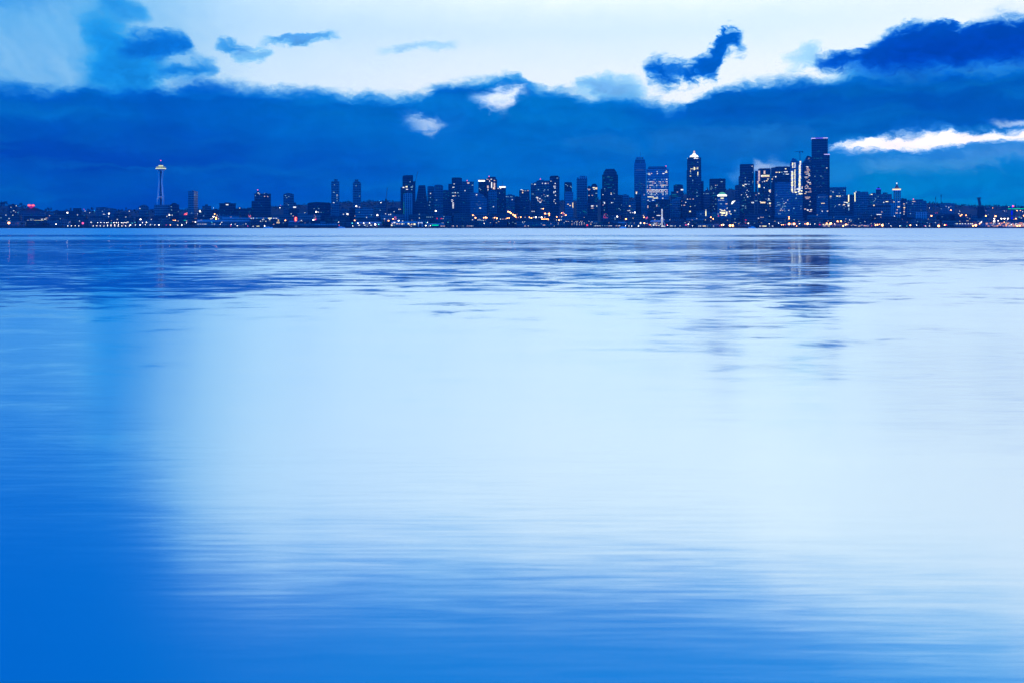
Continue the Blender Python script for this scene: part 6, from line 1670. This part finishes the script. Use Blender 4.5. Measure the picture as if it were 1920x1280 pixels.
bank_top = [(-400, 150), (0, 164), (50, 168), (105, 174), (160, 164), (205, 175), (260, 172), (340, 163), (375, 156), (420, 158), (470, 166), (510, 174), (560, 171), (630, 182), (700, 183), (760, 188), (800, 180), (830, 166), (900, 153), (945, 147), (975, 152), (990, 164), (1015, 170), (1050, 170), (1090, 182), (1110, 190), (1150, 187), (1210, 193), (1250, 201), (1284, 207), (1300, 192), (1335, 180), (1400, 167), (1450, 157), (1520, 153), (1600, 149), (1700, 147), (1920, 136), (2200, 126)]
bv = t.node('ShaderNodeVectorMath', operation='MULTIPLY')
t.put(bv.inputs[0], bank)
bv.inputs[1].default_value = (.9, .95, .84)
col = layer(col, bv.outputs[0], bank_top, None, 6.5, 6, 6, shade=.45)
# openings in the bank
col = layer(col, (.8, .97, 1.15, 1), [(735, 226), (760, 220), (790, 217), (812, 222), (840, 230)], [(735, 226), (765, 237), (800, 241), (825, 236), (840, 230)], 7, 5, 9, t.mul(span(750, 834, 16), .9), light=True, shade=.4)
col = layer(col, (1.05, 1.1, 1.2, 1), [(870, 186), (905, 182), (925, 172), (960, 166), (990, 168)], [(870, 184), (900, 194), (935, 204), (958, 201), (968, 184), (990, 172)], 7, 6, 10, t.mul(span(884, 984, 16), .92), light=True, shade=.4)
col = layer(col, lin(40, 140, 224), [(720, 210), (800, 200), (860, 195), (900, 205)], [(720, 240), (800, 262), (900, 250)], 22, 10, 4, t.mul(span(745, 880, 30), .35), light=True, shade=.4)
# long bright slot on the right
WH = (1.4, 1.3, 1.28, 1)
col = layer(col, lin(140, 200, 245), [(1540, 306), (1620, 300), (1700, 302), (1800, 292), (1880, 280), (2100, 268)], [(1540, 312), (1620, 316), (1700, 316), (1760, 312), (1850, 304), (1920, 298), (2100, 290)], 9, 7, 8, t.mul(t.smooth(az, ang(1560), ang(1640)), .85), light=True, shade=.4)
col = layer(col, lin(70, 165, 228), [(1540, 290), (1560, 294), (1600, 300), (1640, 320)], [(1540, 345), (1600, 350), (1640, 340)], 16, 10, 6, t.mul(span(1545, 1600, 20), .55), light=True, shade=.4)
col = layer(col, lin(60, 150, 226), [(1540, 268), (1600, 262), (1700, 250), (1800, 242), (2100, 226)], [(1540, 284), (1650, 290), (1760, 294), (1850, 290), (2100, 280)], 8, 6, 6, t.mul(t.smooth(az, ang(1540), ang(1580)), .9), light=True, shade=.4)
col = layer(col, WH, [(1540, 276), (1560, 272), (1600, 266), (1650, 258), (1720, 252), (1800, 249), (1920, 243), (2100, 236)], [(1540, 278), (1590, 282), (1620, 284), (1680, 282), (1730, 281), (1780, 276), (1840, 271), (1920, 266), (2100, 256)], 3.5, 5, 6, t.smooth(az, ang(1545), ang(1562)), light=True, shade=.4)
col = layer(col, WH, [(1850, 226), (1890, 222), (1960, 222)], [(1850, 226), (1890, 229), (1960, 230)], 3, 3, 4, t.mul(t.smooth(az, ang(1852), ang(1885)), .85), light=True, shade=.4)
# light behind the southern towers
col = layer(col, lin(235, 240, 252), [(1405, 312), (1425, 308), (1450, 312), (1490, 308)], [(1405, 322), (1490, 322)], 4, 4, 4, t.mul(span(1411, 1484, 5), .9), light=True, shade=.4)
col = layer(col, lin(150, 196, 238), [(1430, 298), (1445, 295), (1460, 304), (1470, 310)], [(1430, 302), (1450, 308), (1470, 314)], 4, 5, 6, t.mul(span(1436, 1464, 8), .7), light=True, shade=.4)
col = layer(col, lin(90, 165, 230), [(1355, 340), (1375, 326), (1395, 312)], [(1355, 346), (1375, 344), (1395, 346)], 7, 5, 5, t.mul(span(1362, 1392, 8), .7), light=True, shade=.4)
# faint rolls inside the bank
for pts, al in (([(1050, 262), (1090, 254), (1150, 258), (1200, 270)], .22), ([(1215, 262), (1270, 246), (1330, 246), (1400, 250), (1480, 252)], .3), ([(1380, 268), (1430, 242), (1480, 238), (1540, 246)], .25)):
    col = layer(col, lin(30, 140, 226), pts, [(a, b + 16) for a, b in pts], 4, 5, 3, t.mul(span(pts[0][0] + 8, pts[-1][0] - 10, 20), al), 14)

# clear gap above the view, boosted beyond its sky colour to whiten the water
gv = t.node('ShaderNodeVectorMath', operation='MULTIPLY')
t.put(gv.inputs[1], t.mix(t.smooth(el, .21, .29), (1, 1, 1, 1), GAP_BOOST))
t.put(gv.inputs[0], col)

col = t.mix(acurve([(-300, .15), (0, .25), (150, .4), (300, .65), (450, .88), (700, 1), (1250, 1), (1600, .8), (1920, .6), (2200, .5)]), col, gv.outputs[0])
# the high deck above the picture (seen only in the water and as light)
deck = aramp([(-400, lin(0, 108, 212)), (200, lin(0, 118, 218)), (700, lin(0, 138, 228)), (1300, lin(0, 144, 232)), (1920, lin(0, 156, 238))])
deck = t.mix(t.smooth(el, .5, 1.1), deck, lin(0, 104, 225))
eb = t.add(acurve(DECK_EDGE), t.add(t.mul(nC, .08), t.mul(nA, .03)))
col = veilmix(t.smooth(t.sub(el, eb), -.055, .04), col, deck)
# unseen sky behind the viewer, brightened well past dusk to light the facades
west_fill = t.mix(t.smooth(el, 0, 1.2), WEST_FILL_LO, WEST_FILL_HI)
col = t.mix(t.smooth(dy, .25, -.25), col, west_fill)
t.put(bg.inputs[0], col)
bg.inputs[1].default_value = SKY_GAIN

sun = bpy.data.lights.new('sun', 'SUN')
sun.energy = SUN_E
sun.angle = math.radians(10)
sun.color = (1, .9, .85)
so = link('sun', sun)
so.location = (0, 0, 500)
a, e = math.radians(SUN_AZ), math.radians(SUN_EL)
d = Vector((math.sin(a) * math.cos(e), math.cos(a) * math.cos(e), math.sin(e)))
so.rotation_euler = d.to_track_quat('Z', 'Y').to_euler()

# ------------------------------------------------------------------ camera and output
cam = bpy.data.cameras.new('camera')
cam.sensor_width = 36
cam.lens = F / 1920 * 36
cam.shift_y = -(640 - YH) / 1920
cam.clip_start = .1
cam.clip_end = 40000
co = link('camera', cam)
co.location = (0, 0, CH)
co.rotation_euler = (PI / 2, 0, 0)
S.camera = co
S.view_settings.view_transform = 'Standard'
S.view_settings.look = 'None'
S.view_settings.exposure = 0
S.view_settings.gamma = 1
S.cycles.use_denoising = True
S.cycles.max_bounces = 6
S.cycles.diffuse_bounces = 2
S.cycles.glossy_bounces = 3
S.cycles.sample_clamp_indirect = 6
# floodlights at the foot of the observation tower
for k, (ox, c) in enumerate(((-38, (.3, .75, 1)), (30, (.9, .75, .9)))):
    sl = bpy.data.lights.new('floodlight', 'SPOT')
    sl.energy = FLOOD * (1, .6)[k]
    sl.color = c
    sl.spot_size = math.radians(34)
    sl.spot_blend = .6
    sl.shadow_soft_size = .5
    fo = link('floodlight', sl)
    fx = xof(301.5, 2950) + ox
    fo.location = (fx, 2950 - 62, 52)
    fo.rotation_euler = (Vector((fx, 2950 - 62, 52)) - Vector((xof(301.5, 2950), 2950, 122))).to_track_quat('Z', 'Y').to_euler()
w.cycles.sampling_method = 'MANUAL'
w.cycles.sample_map_resolution = 1024
